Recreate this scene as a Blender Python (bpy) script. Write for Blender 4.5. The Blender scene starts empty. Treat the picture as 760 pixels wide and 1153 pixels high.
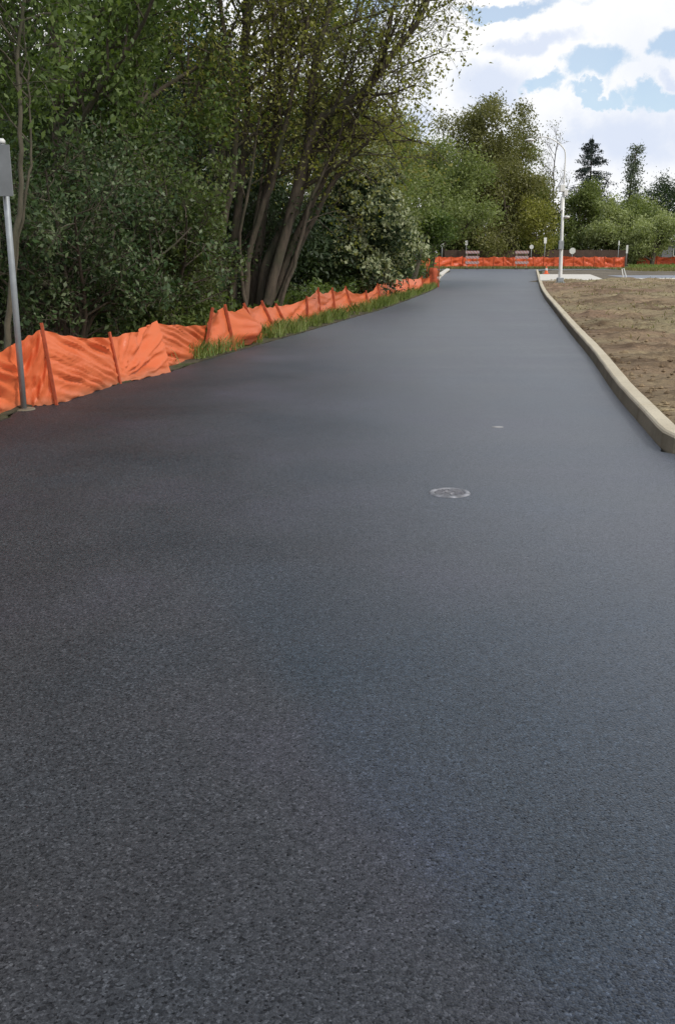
import bpy, math, random
import numpy as np
from mathutils import Vector, noise as mnoise

# ------------------------------------------------------------------ scene basics
sc = bpy.context.scene
COL = sc.collection
F = 1100.0
PITCH = math.atan((576.5 - 284) / F)
H = 1.6
CP, SP = math.cos(PITCH), math.sin(PITCH)

def ray(px, py):
    u = (px - 380) / F; v = -(py - 576.5) / F
    return (u, CP + v * SP, -SP + v * CP)

def G(px, py, z=0.0):
    """ground point (height z) seen at a photograph pixel"""
    d = ray(px, py); t = (z - H) / d[2]
    return (d[0] * t, d[1] * t, z)

def V(px, py, Y):
    """point seen at a pixel at distance Y"""
    d = ray(px, py); t = Y / d[1]
    return (d[0] * t, Y, H + d[2] * t)

def X(px, Y, z=0.0):
    """x of a column of the picture at distance Y, height z"""
    return (px - 380) / F * (Y * CP + (H - z) * SP)

# ------------------------------------------------------------------ materials
def new_mat(name):
    m = bpy.data.materials.new(name); m.use_nodes = True
    nt = m.node_tree; nt.nodes.clear()
    out = nt.nodes.new('ShaderNodeOutputMaterial')
    b = nt.nodes.new('ShaderNodeBsdfPrincipled')
    nt.links.new(b.outputs[0], out.inputs[0])
    return m, nt, b, out

def nd(nt, t, **k):
    n = nt.nodes.new(t)
    for a, v in k.items():
        setattr(n, a, v)
    return n

def noise_n(nt, vec, scale, detail=3, rough=0.5, dist=0.0):
    n = nt.nodes.new('ShaderNodeTexNoise')
    n.inputs['Scale'].default_value = scale; n.inputs['Detail'].default_value = detail
    n.inputs['Roughness'].default_value = rough; n.inputs['Distortion'].default_value = dist
    if vec is not None: nt.links.new(vec, n.inputs['Vector'])
    return n

def ramp(nt, fac, stops, interp='LINEAR'):
    r = nt.nodes.new('ShaderNodeValToRGB'); e = r.color_ramp.elements
    r.color_ramp.interpolation = interp
    while len(e) < len(stops): e.new(0.5)
    for i, (p, c) in enumerate(stops):
        e[i].position = p; e[i].color = (c[0], c[1], c[2], 1) if not isinstance(c, (int, float)) else (c, c, c, 1)
    nt.links.new(fac, r.inputs[0])
    return r

def mixc(nt, fac, a, b, mode='MIX'):
    m = nt.nodes.new('ShaderNodeMix'); m.data_type = 'RGBA'; m.blend_type = mode
    for s, i in ((fac, 0), (a, 6), (b, 7)):
        if isinstance(s, bpy.types.NodeSocket): nt.links.new(s, m.inputs[i])
        elif isinstance(s, (int, float)): m.inputs[i].default_value = s
        else: m.inputs[i].default_value = (*s, 1)
    return m.outputs[2]

def mth(nt, op, a, b=None, c=None, clamp=False):
    m = nt.nodes.new('ShaderNodeMath'); m.operation = op; m.use_clamp = clamp
    for i, s in enumerate((a, b, c)):
        if s is None: continue
        if isinstance(s, bpy.types.NodeSocket): nt.links.new(s, m.inputs[i])
        else: m.inputs[i].default_value = s
    return m.outputs[0]

def bump(nt, b, h, strength, dist):
    n = nt.nodes.new('ShaderNodeBump'); n.inputs['Strength'].default_value = strength
    n.inputs['Distance'].default_value = dist
    nt.links.new(h, n.inputs['Height']); nt.links.new(n.outputs[0], b.inputs['Normal'])
    return n

def obj_coord(nt):
    t = nt.nodes.new('ShaderNodeTexCoord'); return t.outputs['Object']

def simple(name, col, rough=0.6, metal=0.0, var=0.15, scale=6.0, bmp=0.0, spec=0.5):
    m, nt, b, out = new_mat(name)
    co = obj_coord(nt)
    n = noise_n(nt, co, scale, 5, 0.6)
    dk = tuple(c * (1 - var) for c in col); lt = tuple(min(1, c * (1 + var)) for c in col)
    r = ramp(nt, n.outputs[0], [(0.3, dk), (0.7, lt)])
    nt.links.new(r.outputs[0], b.inputs['Base Color'])
    b.inputs['Roughness'].default_value = rough; b.inputs['Metallic'].default_value = metal
    b.inputs['Specular IOR Level'].default_value = spec
    if bmp: bump(nt, b, n.outputs[0], 0.6, bmp)
    return m

def leaf_mat(name, dark, mid, light, trans=0.35, rough=0.5, clump=0.7, spec=0.35):
    m, nt, b, out = new_mat(name)
    geo = nt.nodes.new('ShaderNodeNewGeometry')
    co = obj_coord(nt)
    n = noise_n(nt, co, clump, 3, 0.6)
    f = mth(nt, 'MULTIPLY_ADD', geo.outputs['Random Per Island'], 0.55, mth(nt, 'MULTIPLY_ADD', n.outputs[0], 1.3, -0.42), clamp=True)
    r = ramp(nt, f, [(0.0, dark), (0.5, mid), (1.0, light)])
    nt.links.new(r.outputs[0], b.inputs['Base Color'])
    b.inputs['Roughness'].default_value = rough
    b.inputs['Specular IOR Level'].default_value = spec
    tr = nt.nodes.new('ShaderNodeBsdfTranslucent')
    tc = mixc(nt, 1.0, r.outputs[0], (1.25, 1.35, 0.55), 'MULTIPLY')
    nt.links.new(tc, tr.inputs[0])
    mx = nt.nodes.new('ShaderNodeMixShader'); mx.inputs[0].default_value = trans
    nt.links.new(b.outputs[0], mx.inputs[1]); nt.links.new(tr.outputs[0], mx.inputs[2])
    nt.links.new(mx.outputs[0], out.inputs[0])
    return m

def bark_mat(name, a, b_):
    m, nt, b, out = new_mat(name)
    co = obj_coord(nt)
    mp = nt.nodes.new('ShaderNodeMapping'); mp.inputs['Scale'].default_value = (1, 1, 0.25)
    nt.links.new(co, mp.inputs[0])
    n = noise_n(nt, mp.outputs[0], 14, 5, 0.7)
    n2 = noise_n(nt, co, 1.5, 3, 0.6)
    r = ramp(nt, n.outputs[0], [(0.3, a), (0.7, b_)])
    c = mixc(nt, ramp(nt, n2.outputs[0], [(0.45, 0.0), (0.7, 0.6)]).outputs[0], r.outputs[0], (0.045, 0.06, 0.025))
    nt.links.new(c, b.inputs['Base Color']); b.inputs['Roughness'].default_value = 0.9
    bump(nt, b, n.outputs[0], 0.8, 0.02)
    return m

# ---- asphalt
def asphalt(name, tint=(1, 1, 1), lo=0.030, hi=0.056):
    m, nt, b, out = new_mat(name)
    co = obj_coord(nt)
    wob = noise_n(nt, co, 40, 2, 0.5)
    va = nt.nodes.new('ShaderNodeVectorMath'); va.operation = 'MULTIPLY_ADD'
    nt.links.new(wob.outputs['Color'], va.inputs[0]); va.inputs[1].default_value = (0.012,) * 3
    nt.links.new(co, va.inputs[2])
    vo = nt.nodes.new('ShaderNodeTexVoronoi'); vo.inputs['Scale'].default_value = 145
    vo.inputs['Randomness'].default_value = 1.0
    nt.links.new(va.outputs[0], vo.inputs['Vector'])
    vo2 = nt.nodes.new('ShaderNodeTexVoronoi'); vo2.inputs['Scale'].default_value = 330
    nt.links.new(va.outputs[0], vo2.inputs['Vector'])
    mid = noise_n(nt, co, 34, 5, 0.8)
    patch = noise_n(nt, co, 0.45, 5, 0.62, 0.6)
    mp = nt.nodes.new('ShaderNodeMapping'); mp.inputs['Scale'].default_value = (0.16, 1.0, 1.0)
    mp.inputs['Rotation'].default_value = (0, 0, 0.12)
    nt.links.new(co, mp.inputs[0])
    cross = noise_n(nt, mp.outputs[0], 0.9, 6, 0.6, 0.4)
    mp2 = nt.nodes.new('ShaderNodeMapping'); mp2.inputs['Scale'].default_value = (1.0, 0.06, 1.0)
    mp2.inputs['Rotation'].default_value = (0, 0, 0.16)
    nt.links.new(co, mp2.inputs[0])
    lane = noise_n(nt, mp2.outputs[0], 0.8, 3, 0.5)
    sep = nt.nodes.new('ShaderNodeSeparateColor'); nt.links.new(vo.outputs['Color'], sep.inputs[0])
    sep2 = nt.nodes.new('ShaderNodeSeparateColor'); nt.links.new(vo2.outputs['Color'], sep2.inputs[0])
    stone = ramp(nt, sep.outputs[0], [(0.0, 0.15), (0.35, 0.85), (0.85, 1.3), (0.985, 2.3)])
    fine = ramp(nt, sep2.outputs[0], [(0.0, 0.72), (0.8, 1.1), (1.0, 1.7)])
    lo *= 0.80; hi *= 0.80
    base = ramp(nt, patch.outputs[0], [(0.3, (lo * tint[0], lo * 1.03 * tint[1], lo * 1.09 * tint[2])),
                                      (0.7, (hi * 0.96 * tint[0], hi * tint[1], hi * 1.09 * tint[2]))])
    c = mixc(nt, 1.0, base.outputs[0], stone.outputs[0], 'MULTIPLY')
    c = mixc(nt, 1.0, c, fine.outputs[0], 'MULTIPLY')
    c = mixc(nt, 1.0, c, ramp(nt, mid.outputs[0], [(0.3, 0.62), (0.7, 1.38)]).outputs[0], 'MULTIPLY')
    c = mixc(nt, 1.0, c, ramp(nt, cross.outputs[0], [(0.28, 0.8), (0.40, 0.98), (0.6, 1.0), (0.75, 1.06)]).outputs[0], 'MULTIPLY')
    c = mixc(nt, 1.0, c, ramp(nt, lane.outputs[0], [(0.35, 0.88), (0.65, 1.08)]).outputs[0], 'MULTIPLY')
    # gentle bluish / violet binder film
    film = noise_n(nt, co, 0.6, 3, 0.5)
    c = mixc(nt, 1.0, c, ramp(nt, film.outputs[0], [(0.35, (0.93, 1.02, 1.10)), (0.5, (1, 0.99, 1.0)), (0.65, (1.07, 0.97, 1.10))]).outputs[0], 'MULTIPLY')
    nt.links.new(c, b.inputs['Base Color'])
    rr = mth(nt, 'ADD', ramp(nt, patch.outputs[0], [(0.3, 0.37), (0.7, 0.43)]).outputs[0],
             mth(nt, 'MULTIPLY', ramp(nt, cross.outputs[0], [(0.35, 0.0), (0.6, 1.0)]).outputs[0], 0.03))
    # bluish patch right of the centre, sky sheen painted in; left kept duller
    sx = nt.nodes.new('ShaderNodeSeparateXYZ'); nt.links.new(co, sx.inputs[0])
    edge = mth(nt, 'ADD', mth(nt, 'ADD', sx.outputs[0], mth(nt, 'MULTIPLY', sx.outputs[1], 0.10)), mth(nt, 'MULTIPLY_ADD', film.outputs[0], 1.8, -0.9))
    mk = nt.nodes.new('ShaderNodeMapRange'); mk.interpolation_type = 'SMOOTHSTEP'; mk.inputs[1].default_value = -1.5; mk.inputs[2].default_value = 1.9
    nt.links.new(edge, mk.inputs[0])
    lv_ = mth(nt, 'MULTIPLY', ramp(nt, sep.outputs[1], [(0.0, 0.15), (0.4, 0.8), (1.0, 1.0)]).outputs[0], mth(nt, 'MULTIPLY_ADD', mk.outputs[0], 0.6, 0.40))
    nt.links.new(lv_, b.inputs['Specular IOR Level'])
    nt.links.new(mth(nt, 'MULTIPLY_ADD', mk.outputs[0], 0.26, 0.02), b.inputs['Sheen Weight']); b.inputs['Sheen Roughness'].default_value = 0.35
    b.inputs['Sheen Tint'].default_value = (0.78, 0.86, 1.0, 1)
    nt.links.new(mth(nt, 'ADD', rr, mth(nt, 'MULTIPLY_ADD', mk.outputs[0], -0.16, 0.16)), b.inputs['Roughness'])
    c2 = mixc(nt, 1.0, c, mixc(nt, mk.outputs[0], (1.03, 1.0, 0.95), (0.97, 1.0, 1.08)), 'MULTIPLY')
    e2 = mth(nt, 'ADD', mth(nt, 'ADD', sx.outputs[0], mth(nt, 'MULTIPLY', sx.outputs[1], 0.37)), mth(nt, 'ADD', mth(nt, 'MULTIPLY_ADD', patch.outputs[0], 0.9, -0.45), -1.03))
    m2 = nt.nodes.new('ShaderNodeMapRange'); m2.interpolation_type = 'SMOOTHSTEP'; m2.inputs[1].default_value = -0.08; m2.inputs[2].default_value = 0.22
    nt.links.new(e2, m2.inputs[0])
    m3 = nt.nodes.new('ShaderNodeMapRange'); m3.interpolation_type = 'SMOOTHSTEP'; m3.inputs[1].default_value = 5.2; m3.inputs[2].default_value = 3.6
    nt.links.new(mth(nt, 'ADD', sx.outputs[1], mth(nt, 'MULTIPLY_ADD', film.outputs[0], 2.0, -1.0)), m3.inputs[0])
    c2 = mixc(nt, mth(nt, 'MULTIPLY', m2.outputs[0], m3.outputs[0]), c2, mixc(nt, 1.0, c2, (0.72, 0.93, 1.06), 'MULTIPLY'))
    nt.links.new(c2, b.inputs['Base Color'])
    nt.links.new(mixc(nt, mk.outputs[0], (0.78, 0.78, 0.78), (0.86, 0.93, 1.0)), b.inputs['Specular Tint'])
    hh = mth(nt, 'ADD', mth(nt, 'MULTIPLY', vo.outputs['Distance'], -0.9), mth(nt, 'MULTIPLY', mid.outputs[0], 0.5))
    bump(nt, b, hh, 0.65, 0.0034)
    return m

M = {}
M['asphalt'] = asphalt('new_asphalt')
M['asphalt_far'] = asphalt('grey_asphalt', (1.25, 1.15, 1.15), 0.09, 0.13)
M['bark'] = bark_mat('bark_brown', (0.04, 0.031, 0.022), (0.115, 0.09, 0.064))
M['bark_pale'] = bark_mat('bark_pale', (0.14, 0.11, 0.075), (0.26, 0.21, 0.15))
M['bark_slender'] = bark_mat('bark_slender', (0.06, 0.052, 0.034), (0.12, 0.105, 0.072))
M['bark_grey'] = bark_mat('bark_grey', (0.10, 0.09, 0.10), (0.2, 0.18, 0.19))
M['galv'] = simple('galvanised_steel', (0.30, 0.32, 0.33), 0.6, 0.4, 0.12, 9)
M['alu'] = simple('sign_aluminium', (0.22, 0.23, 0.235), 0.55, 0.3, 0.15, 5)
M['lamp_grey'] = simple('pale_grey_pole_paint', (0.74, 0.74, 0.71), 0.45, 0.1, 0.06, 5)
M['white'] = simple('white_paint', (0.6, 0.6, 0.57), 0.5, 0, 0.08, 5)
M['cast'] = simple('worn_cast_iron', (0.17, 0.165, 0.175), 0.5, 0.45, 0.35, 50, 0.002)
M['cast_rim'] = simple('bright_cast_rim', (0.22, 0.22, 0.23), 0.55, 0.15, 0.7, 14)
M['stake'] = simple('orange_stained_stake', (0.36, 0.065, 0.022), 0.8, 0, 0.3, 12, 0.003)
M['wood'] = simple('weathered_wood', (0.25, 0.19, 0.12), 0.85, 0, 0.3, 8, 0.003)
M['brown_board'] = simple('brown_fence_board', (0.07, 0.042, 0.03), 0.85, 0, 0.35, 1.6)
M['orange_plastic'] = simple('orange_cone_plastic', (0.75, 0.12, 0.025), 0.45, 0, 0.08, 8)
M['dark_rubber'] = simple('dark_rubber', (0.025, 0.025, 0.026), 0.7, 0, 0.2, 10)
M['dark_metal'] = simple('dark_metal', (0.06, 0.06, 0.065), 0.5, 0.4, 0.15, 8)
M['roof'] = simple('pale_grey_roof', (0.42, 0.42, 0.42), 0.8, 0, 0.15, 2)
M['house_wall'] = simple('grey_siding', (0.17, 0.17, 0.18), 0.8, 0, 0.12, 1.2)
M['glass'] = simple('window_glass', (0.03, 0.035, 0.04), 0.08, 0, 0.1, 1)
M['leaf_white'] = simple('pale_pebble', (0.3, 0.29, 0.28), 0.7, 0, 0.1, 20)
M['reflector'] = simple('grey_bracket', (0.2, 0.2, 0.2), 0.5, 0.6, 0.1, 8)

def concrete(name, col, dirt=(0.16, 0.13, 0.08), stain=0.5):
    m, nt, b, out = new_mat(name)
    co = obj_coord(nt)
    n1 = noise_n(nt, co, 1.3, 6, 0.65); n2 = noise_n(nt, co, 60, 3, 0.6); n3 = noise_n(nt, co, 7, 5, 0.7)
    c = mixc(nt, ramp(nt, n1.outputs[0], [(0.42, 0.0), (0.72, stain)]).outputs[0], col, dirt)
    c = mixc(nt, ramp(nt, n3.outputs[0], [(0.55, 0.0), (0.78, stain)]).outputs[0], c, tuple(x * 0.55 for x in col))
    c = mixc(nt, 1.0, c, ramp(nt, n2.outputs[0], [(0.3, 0.86), (0.7, 1.12)]).outputs[0], 'MULTIPLY')
    nt.links.new(c, b.inputs['Base Color']); b.inputs['Roughness'].default_value = 0.85
    bump(nt, b, n2.outputs[0], 0.4, 0.003)
    return m
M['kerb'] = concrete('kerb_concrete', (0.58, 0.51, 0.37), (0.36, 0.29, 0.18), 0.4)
M['kerb_face'] = concrete('kerb_face_shaded_concrete', (0.20, 0.175, 0.125), (0.09, 0.075, 0.045), 0.8)  # kerb concrete again, shade of the road face painted in, plus dirt stains
M['slab'] = concrete('slab_concrete', (0.66, 0.62, 0.54), (0.4, 0.36, 0.28), 0.3)

def dirt_mat(name):
    m, nt, b, out = new_mat(name)
    co = obj_coord(nt)
    mp = nt.nodes.new('ShaderNodeMapping'); mp.inputs['Scale'].default_value = (0.6, 1.0, 1.0)
    mp.inputs['Rotation'].default_value = (0, 0, -0.2)
    nt.links.new(co, mp.inputs[0])
    big = noise_n(nt, co, 0.16, 4, 0.55, 0.4)
    streak = noise_n(nt, mp.outputs[0], 0.9, 8, 0.74, 0.3)
    fine = noise_n(nt, co, 9, 6, 0.75)
    gr = noise_n(nt, co, 45, 4, 0.8)
    soil = ramp(nt, big.outputs[0], [(0.36, (0.27, 0.18, 0.115)), (0.48, (0.29, 0.22, 0.13)), (0.6, (0.31, 0.26, 0.145))])
    c = mixc(nt, ramp(nt, streak.outputs[0], [(0.40, 0.85), (0.51, 0.0)]).outputs[0], soil.outputs[0], (0.13, 0.085, 0.05))
    c = mixc(nt, ramp(nt, streak.outputs[0], [(0.56, 0.0), (0.68, 0.55)]).outputs[0], c, (0.45, 0.37, 0.21))
    c = mixc(nt, 1.0, c, ramp(nt, fine.outputs[0], [(0.25, 0.5), (0.5, 1.0), (0.75, 1.45)]).outputs[0], 'MULTIPLY')
    c = mixc(nt, 1.0, c, ramp(nt, gr.outputs[0], [(0.3, 0.7), (0.7, 1.25)]).outputs[0], 'MULTIPLY')
    nt.links.new(c, b.inputs['Base Color']); b.inputs['Roughness'].default_value = 0.95
    b.inputs['Specular IOR Level'].default_value = 0.2
    bump(nt, b, mth(nt, 'ADD', fine.outputs[0], mth(nt, 'MULTIPLY', gr.outputs[0], 0.3)), 1.0, 0.05)
    return m
M['dirt'] = dirt_mat('bare_dirt')

def ground_mat(name, a, b_, c_, sc_=0.6):
    m, nt, b, out = new_mat(name)
    co = obj_coord(nt)
    n1 = noise_n(nt, co, sc_, 6, 0.65); n2 = noise_n(nt, co, 12, 5, 0.75)
    r = ramp(nt, n1.outputs[0], [(0.33, a), (0.5, b_), (0.66, c_)])
    c = mixc(nt, 1.0, r.outputs[0], ramp(nt, n2.outputs[0], [(0.3, 0.6), (0.7, 1.4)]).outputs[0], 'MULTIPLY')
    nt.links.new(c, b.inputs['Base Color']); b.inputs['Roughness'].default_value = 0.95
    b.inputs['Specular IOR Level'].default_value = 0.2
    bump(nt, b, n2.outputs[0], 1.0, 0.04)
    return m
M['ground'] = ground_mat('litter_ground', (0.05, 0.04, 0.025), (0.07, 0.065, 0.03), (0.05, 0.075, 0.025))
M['grassland'] = ground_mat('rough_grass_ground', (0.09, 0.13, 0.035), (0.12, 0.15, 0.05), (0.19, 0.17, 0.085), 0.3)
M['gravel'] = ground_mat('grey_brown_gravel', (0.10, 0.088, 0.06), (0.16, 0.135, 0.10), (0.2, 0.17, 0.125), 0.4)
M['verge'] = ground_mat('verge_soil', (0.045, 0.04, 0.025), (0.08, 0.068, 0.045), (0.05, 0.065, 0.022), 2.0)

def fabric_mat(name, col, shade):
    m, nt, b, out = new_mat(name)
    co = obj_coord(nt)
    mp = nt.nodes.new('ShaderNodeMapping'); mp.inputs['Scale'].default_value = (1, 1, 3.2)
    mp.inputs['Rotation'].default_value = (0.35, 0.2, 0)
    nt.links.new(co, mp.inputs[0])
    w = noise_n(nt, mp.outputs[0], 2.6, 5, 0.45, 0.5); w.noise_type = 'RIDGED_MULTIFRACTAL'
    d = noise_n(nt, co, 2.2, 5, 0.65)
    c = mixc(nt, ramp(nt, d.outputs[0], [(0.45, 0.0), (0.8, 0.55)]).outputs[0], col, shade)
    sepz = nt.nodes.new('ShaderNodeSeparateXYZ'); nt.links.new(co, sepz.inputs[0])
    mud = mth(nt, 'ADD', mth(nt, 'MULTIPLY', sepz.outputs[2], -9.0), mth(nt, 'MULTIPLY', d.outputs[0], 2.2), clamp=True)
    c = mixc(nt, mth(nt, 'MULTIPLY', mud, 0.45), c, (0.30, 0.20, 0.12))
    nt.links.new(c, b.inputs['Base Color'])
    b.inputs['Roughness'].default_value = 0.42
    b.inputs['Specular IOR Level'].default_value = 0.45
    bump(nt, b, w.outputs[0], 0.55, 0.022)
    tr = nt.nodes.new('ShaderNodeBsdfTranslucent'); nt.links.new(c, tr.inputs[0])
    mx = nt.nodes.new('ShaderNodeMixShader'); mx.inputs[0].default_value = 0.38
    nt.links.new(b.outputs[0], mx.inputs[1]); nt.links.new(tr.outputs[0], mx.inputs[2])
    nt.links.new(mx.outputs[0], out.inputs[0])
    return m
M['fabric'] = fabric_mat('orange_silt_fabric', (0.93, 0.225, 0.085), (0.84, 0.16, 0.05))
M['mesh_fabric'] = fabric_mat('orange_far_fabric', (0.85, 0.15, 0.055), (0.45, 0.06, 0.03))

def stripe_mat():
    m, nt, b, out = new_mat('barricade_stripes')
    co = obj_coord(nt)
    s = nt.nodes.new('ShaderNodeSeparateXYZ'); nt.links.new(co, s.inputs[0])
    t = mth(nt, 'FRACT', mth(nt, 'MULTIPLY', mth(nt, 'ADD', s.outputs[0], mth(nt, 'ADD', s.outputs[2], 10.0)), 3.3))
    g = mth(nt, 'GREATER_THAN', t, 0.5)
    c = mixc(nt, g, (0.38, 0.31, 0.31), (0.36, 0.18, 0.155))
    nt.links.new(c, b.inputs['Base Color']); b.inputs['Roughness'].default_value = 0.5
    return m
M['stripes'] = stripe_mat()

# ------------------------------------------------------------------ object helpers
def mesh_obj(name, verts, faces, mat, parent=None, smooth=False, mats=None, midx=None):
    me = bpy.data.meshes.new(name)
    me.from_pydata([tuple(v) for v in verts], [], faces)
    for mm in (mats or [mat]): me.materials.append(mm)
    if midx: me.polygons.foreach_set('material_index', midx)
    if smooth: me.polygons.foreach_set('use_smooth', [True] * len(me.polygons))
    me.update()
    o = bpy.data.objects.new(name, me); COL.objects.link(o)
    if parent: o.parent = parent
    return o

def tag(o, label=None, cat=None, group=None, kind=None):
    if label: o['label'] = label
    if cat: o['category'] = cat
    if group: o['group'] = group
    if kind: o['kind'] = kind
    return o

def empty(name, loc, rz=0.0, **k):
    o = bpy.data.objects.new(name, None); COL.objects.link(o)
    o.empty_display_size = 0.2
    o.location = loc; o.rotation_euler = (0, 0, rz)
    return tag(o, **k)

class MB:
    def __init__(s): s.v = []; s.f = []; s.m = []
    def add(s, v, f, mi=0):
        n = len(s.v); s.v += [tuple(p) for p in v]; s.f += [tuple(i + n for i in q) for q in f]; s.m += [mi] * len(f)
    def box(s, c, d, mi=0, bev=0.0, rot=None):
        x, y, z = d[0] / 2, d[1] / 2, d[2] / 2
        if bev <= 0:
            v = [(-x, -y, -z), (x, -y, -z), (x, y, -z), (-x, y, -z), (-x, -y, z), (x, -y, z), (x, y, z), (-x, y, z)]
            f = [(0, 3, 2, 1), (4, 5, 6, 7), (0, 1, 5, 4), (1, 2, 6, 5), (2, 3, 7, 6), (3, 0, 4, 7)]
        else:
            v = []
            for zz, k in ((-z, bev), (-z + bev, 0), (z - bev, 0), (z, bev)):
                X_, Y_ = x - k, y - k
                for (a, b2) in ((-X_ + bev, -Y_), (X_ - bev, -Y_), (X_, -Y_ + bev), (X_, Y_ - bev), (X_ - bev, Y_), (-X_ + bev, Y_), (-X_, Y_ - bev), (-X_, -Y_ + bev)):
                    v.append((a, b2, zz))
            f = [tuple(range(7, -1, -1)), tuple(range(24, 32))]
            for r in range(3):
                for i in range(8):
                    j = (i + 1) % 8
                    f.append((r * 8 + i, r * 8 + j, r * 8 + 8 + j, r * 8 + 8 + i))
        if rot is not None:
            v = [tuple(rot @ Vector(p)) for p in v]
        s.add([(p[0] + c[0], p[1] + c[1], p[2] + c[2]) for p in v], f, mi)
    def tube(s, pts, rad, n=8, mi=0, cap=True):
        pts = [Vector(p) for p in pts]
        if isinstance(rad, (int, float)): rad = [rad] * len(pts)
        base = len(s.v); t0 = (pts[1] - pts[0]).normalized()
        a = Vector((1, 0, 0)) if abs(t0.x) < 0.9 else Vector((0, 1, 0))
        nrm = t0.cross(a).normalized()
        for i, p in enumerate(pts):
            t = (pts[min(i + 1, len(pts) - 1)] - pts[max(i - 1, 0)]).normalized()
            nrm = (nrm - t * nrm.dot(t)).normalized(); bn = t.cross(nrm)
            for k in range(n):
                an = 2 * math.pi * k / n
                q = p + (nrm * math.cos(an) + bn * math.sin(an)) * rad[i]
                s.v.append(tuple(q))
        for i in range(len(pts) - 1):
            for k in range(n):
                k2 = (k + 1) % n
                s.f.append((base + i * n + k, base + i * n + k2, base + (i + 1) * n + k2, base + (i + 1) * n + k)); s.m.append(mi)
        if cap:
            s.f.append(tuple(base + k for k in range(n - 1, -1, -1))); s.m.append(mi)
            e = base + (len(pts) - 1) * n
            s.f.append(tuple(e + k for k in range(n))); s.m.append(mi)
    def lathe(s, prof, n=32, c=(0, 0, 0), mi=0):
        base = len(s.v)
        for (r, z) in prof:
            for k in range(n):
                an = 2 * math.pi * k / n
                s.v.append((c[0] + r * math.cos(an), c[1] + r * math.sin(an), c[2] + z))
        for i in range(len(prof) - 1):
            for k in range(n):
                k2 = (k + 1) % n
                s.f.append((base + i * n + k, base + i * n + k2, base + (i + 1) * n + k2, base + (i + 1) * n + k)); s.m.append(mi)
    def build(s, name, mats, parent=None, smooth=False):
        if not isinstance(mats, list): mats = [mats]
        return mesh_obj(name, s.v, s.f, None, parent, smooth, mats, s.m)

def smooth_line(pts, n):
    """Catmull-Rom through 2D/3D points, n samples per span"""
    P = [np.array(p, float) for p in pts]
    P = [2 * P[0] - P[1]] + P + [2 * P[-1] - P[-2]]
    out = []
    for i in range(1, len(P) - 2):
        for k in range(n):
            t = k / n
            out.append(0.5 * ((2 * P[i]) + (-P[i-1] + P[i+1]) * t + (2*P[i-1] - 5*P[i] + 4*P[i+1] - P[i+2]) * t*t + (-P[i-1] + 3*P[i] - 3*P[i+1] + P[i+2]) * t**3))
    out.append(P[-2]); return out

# ------------------------------------------------------------------ ground, road, kerb, field
def sheet(name, poly, z, mat):
    return tag(mesh_obj(name, [(p[0], p[1], z) for p in poly], [tuple(range(len(poly)))], mat), kind='structure')

# ground sheet with gentle relief, denser near the camera
def make_ground():
    xs = np.concatenate([-np.geomspace(3000, 30, 14), np.arange(-28, 60, 2.0), np.geomspace(62, 3000, 14)])
    ys = np.concatenate([-np.geomspace(800, 20, 6), np.arange(-16, 170, 2.5), np.geomspace(172, 4000, 14)])
    v = []; f = []
    for y in ys:
        for x in xs:
            z = -0.035
            if x < -4 and -10 < y < 160: z += 0.0
            v.append((x, y, z))
    nx = len(xs)
    for j in range(len(ys) - 1):
        for i in range(nx - 1):
            a = j * nx + i; f.append((a, a + 1, a + nx + 1, a + nx))
    tag(mesh_obj('ground', v, f, M['ground']), kind='structure')
make_ground()

left_edge = [(-2.7, -6), (-3.05, -1), (-3.25, 3.5), (-3.34, 7), G(0, 476)[:2], G(27, 461)[:2], G(100, 441)[:2], G(190, 419)[:2], G(230, 406)[:2], G(300, 386)[:2], G(350, 372)[:2],
             G(400, 357)[:2], G(440, 345)[:2], G(490, 325)[:2], G(494, 316)[:2], G(499, 309.5)[:2], G(505, 304.5)[:2], (7.5, 94.5), (-10, 95.5), (-60, 97)]
kerb_line = [(14.0, 7.2), (8.0, 7.25), (4.4, 7.3), (3.25, 7.55), G(752, 510)[:2], G(742, 503)[:2], G(719, 476.5)[:2], G(690, 441.5)[:2], G(664, 403)[:2], G(640, 373)[:2],
             G(620, 346)[:2], G(612, 335)[:2], G(607, 324)[:2], G(604.5, 313)[:2], G(603, 305.5)[:2]]
L = smooth_line(left_edge, 36)
L = [np.array((p[0] + 0.03 * mnoise.fractal(Vector((p[0] * 5, p[1] * 5, 0)), 1.0, 2.0, 4), p[1])) for p in L]
K = smooth_line(kerb_line, 14)

# road: fan between left edge and right edge in rows; far end runs along the T junction
def make_road():
    rpts = [np.array((14.0, -6.0))] + [np.array((14.0, 7.2))] + K + [np.array((19.5, 94)), np.array((30, 96)), np.array((60, 99.0))]
    poly = [tuple(p) for p in L[:len(L)]]
    poly_r = [tuple(p) for p in rpts]
    far = [(60, 100.2), (20, 99.2), (-10, 99.8), (-60, 101)]
    pl = poly_r + far + poly[::-1]
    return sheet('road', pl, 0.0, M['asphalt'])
make_road()

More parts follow.
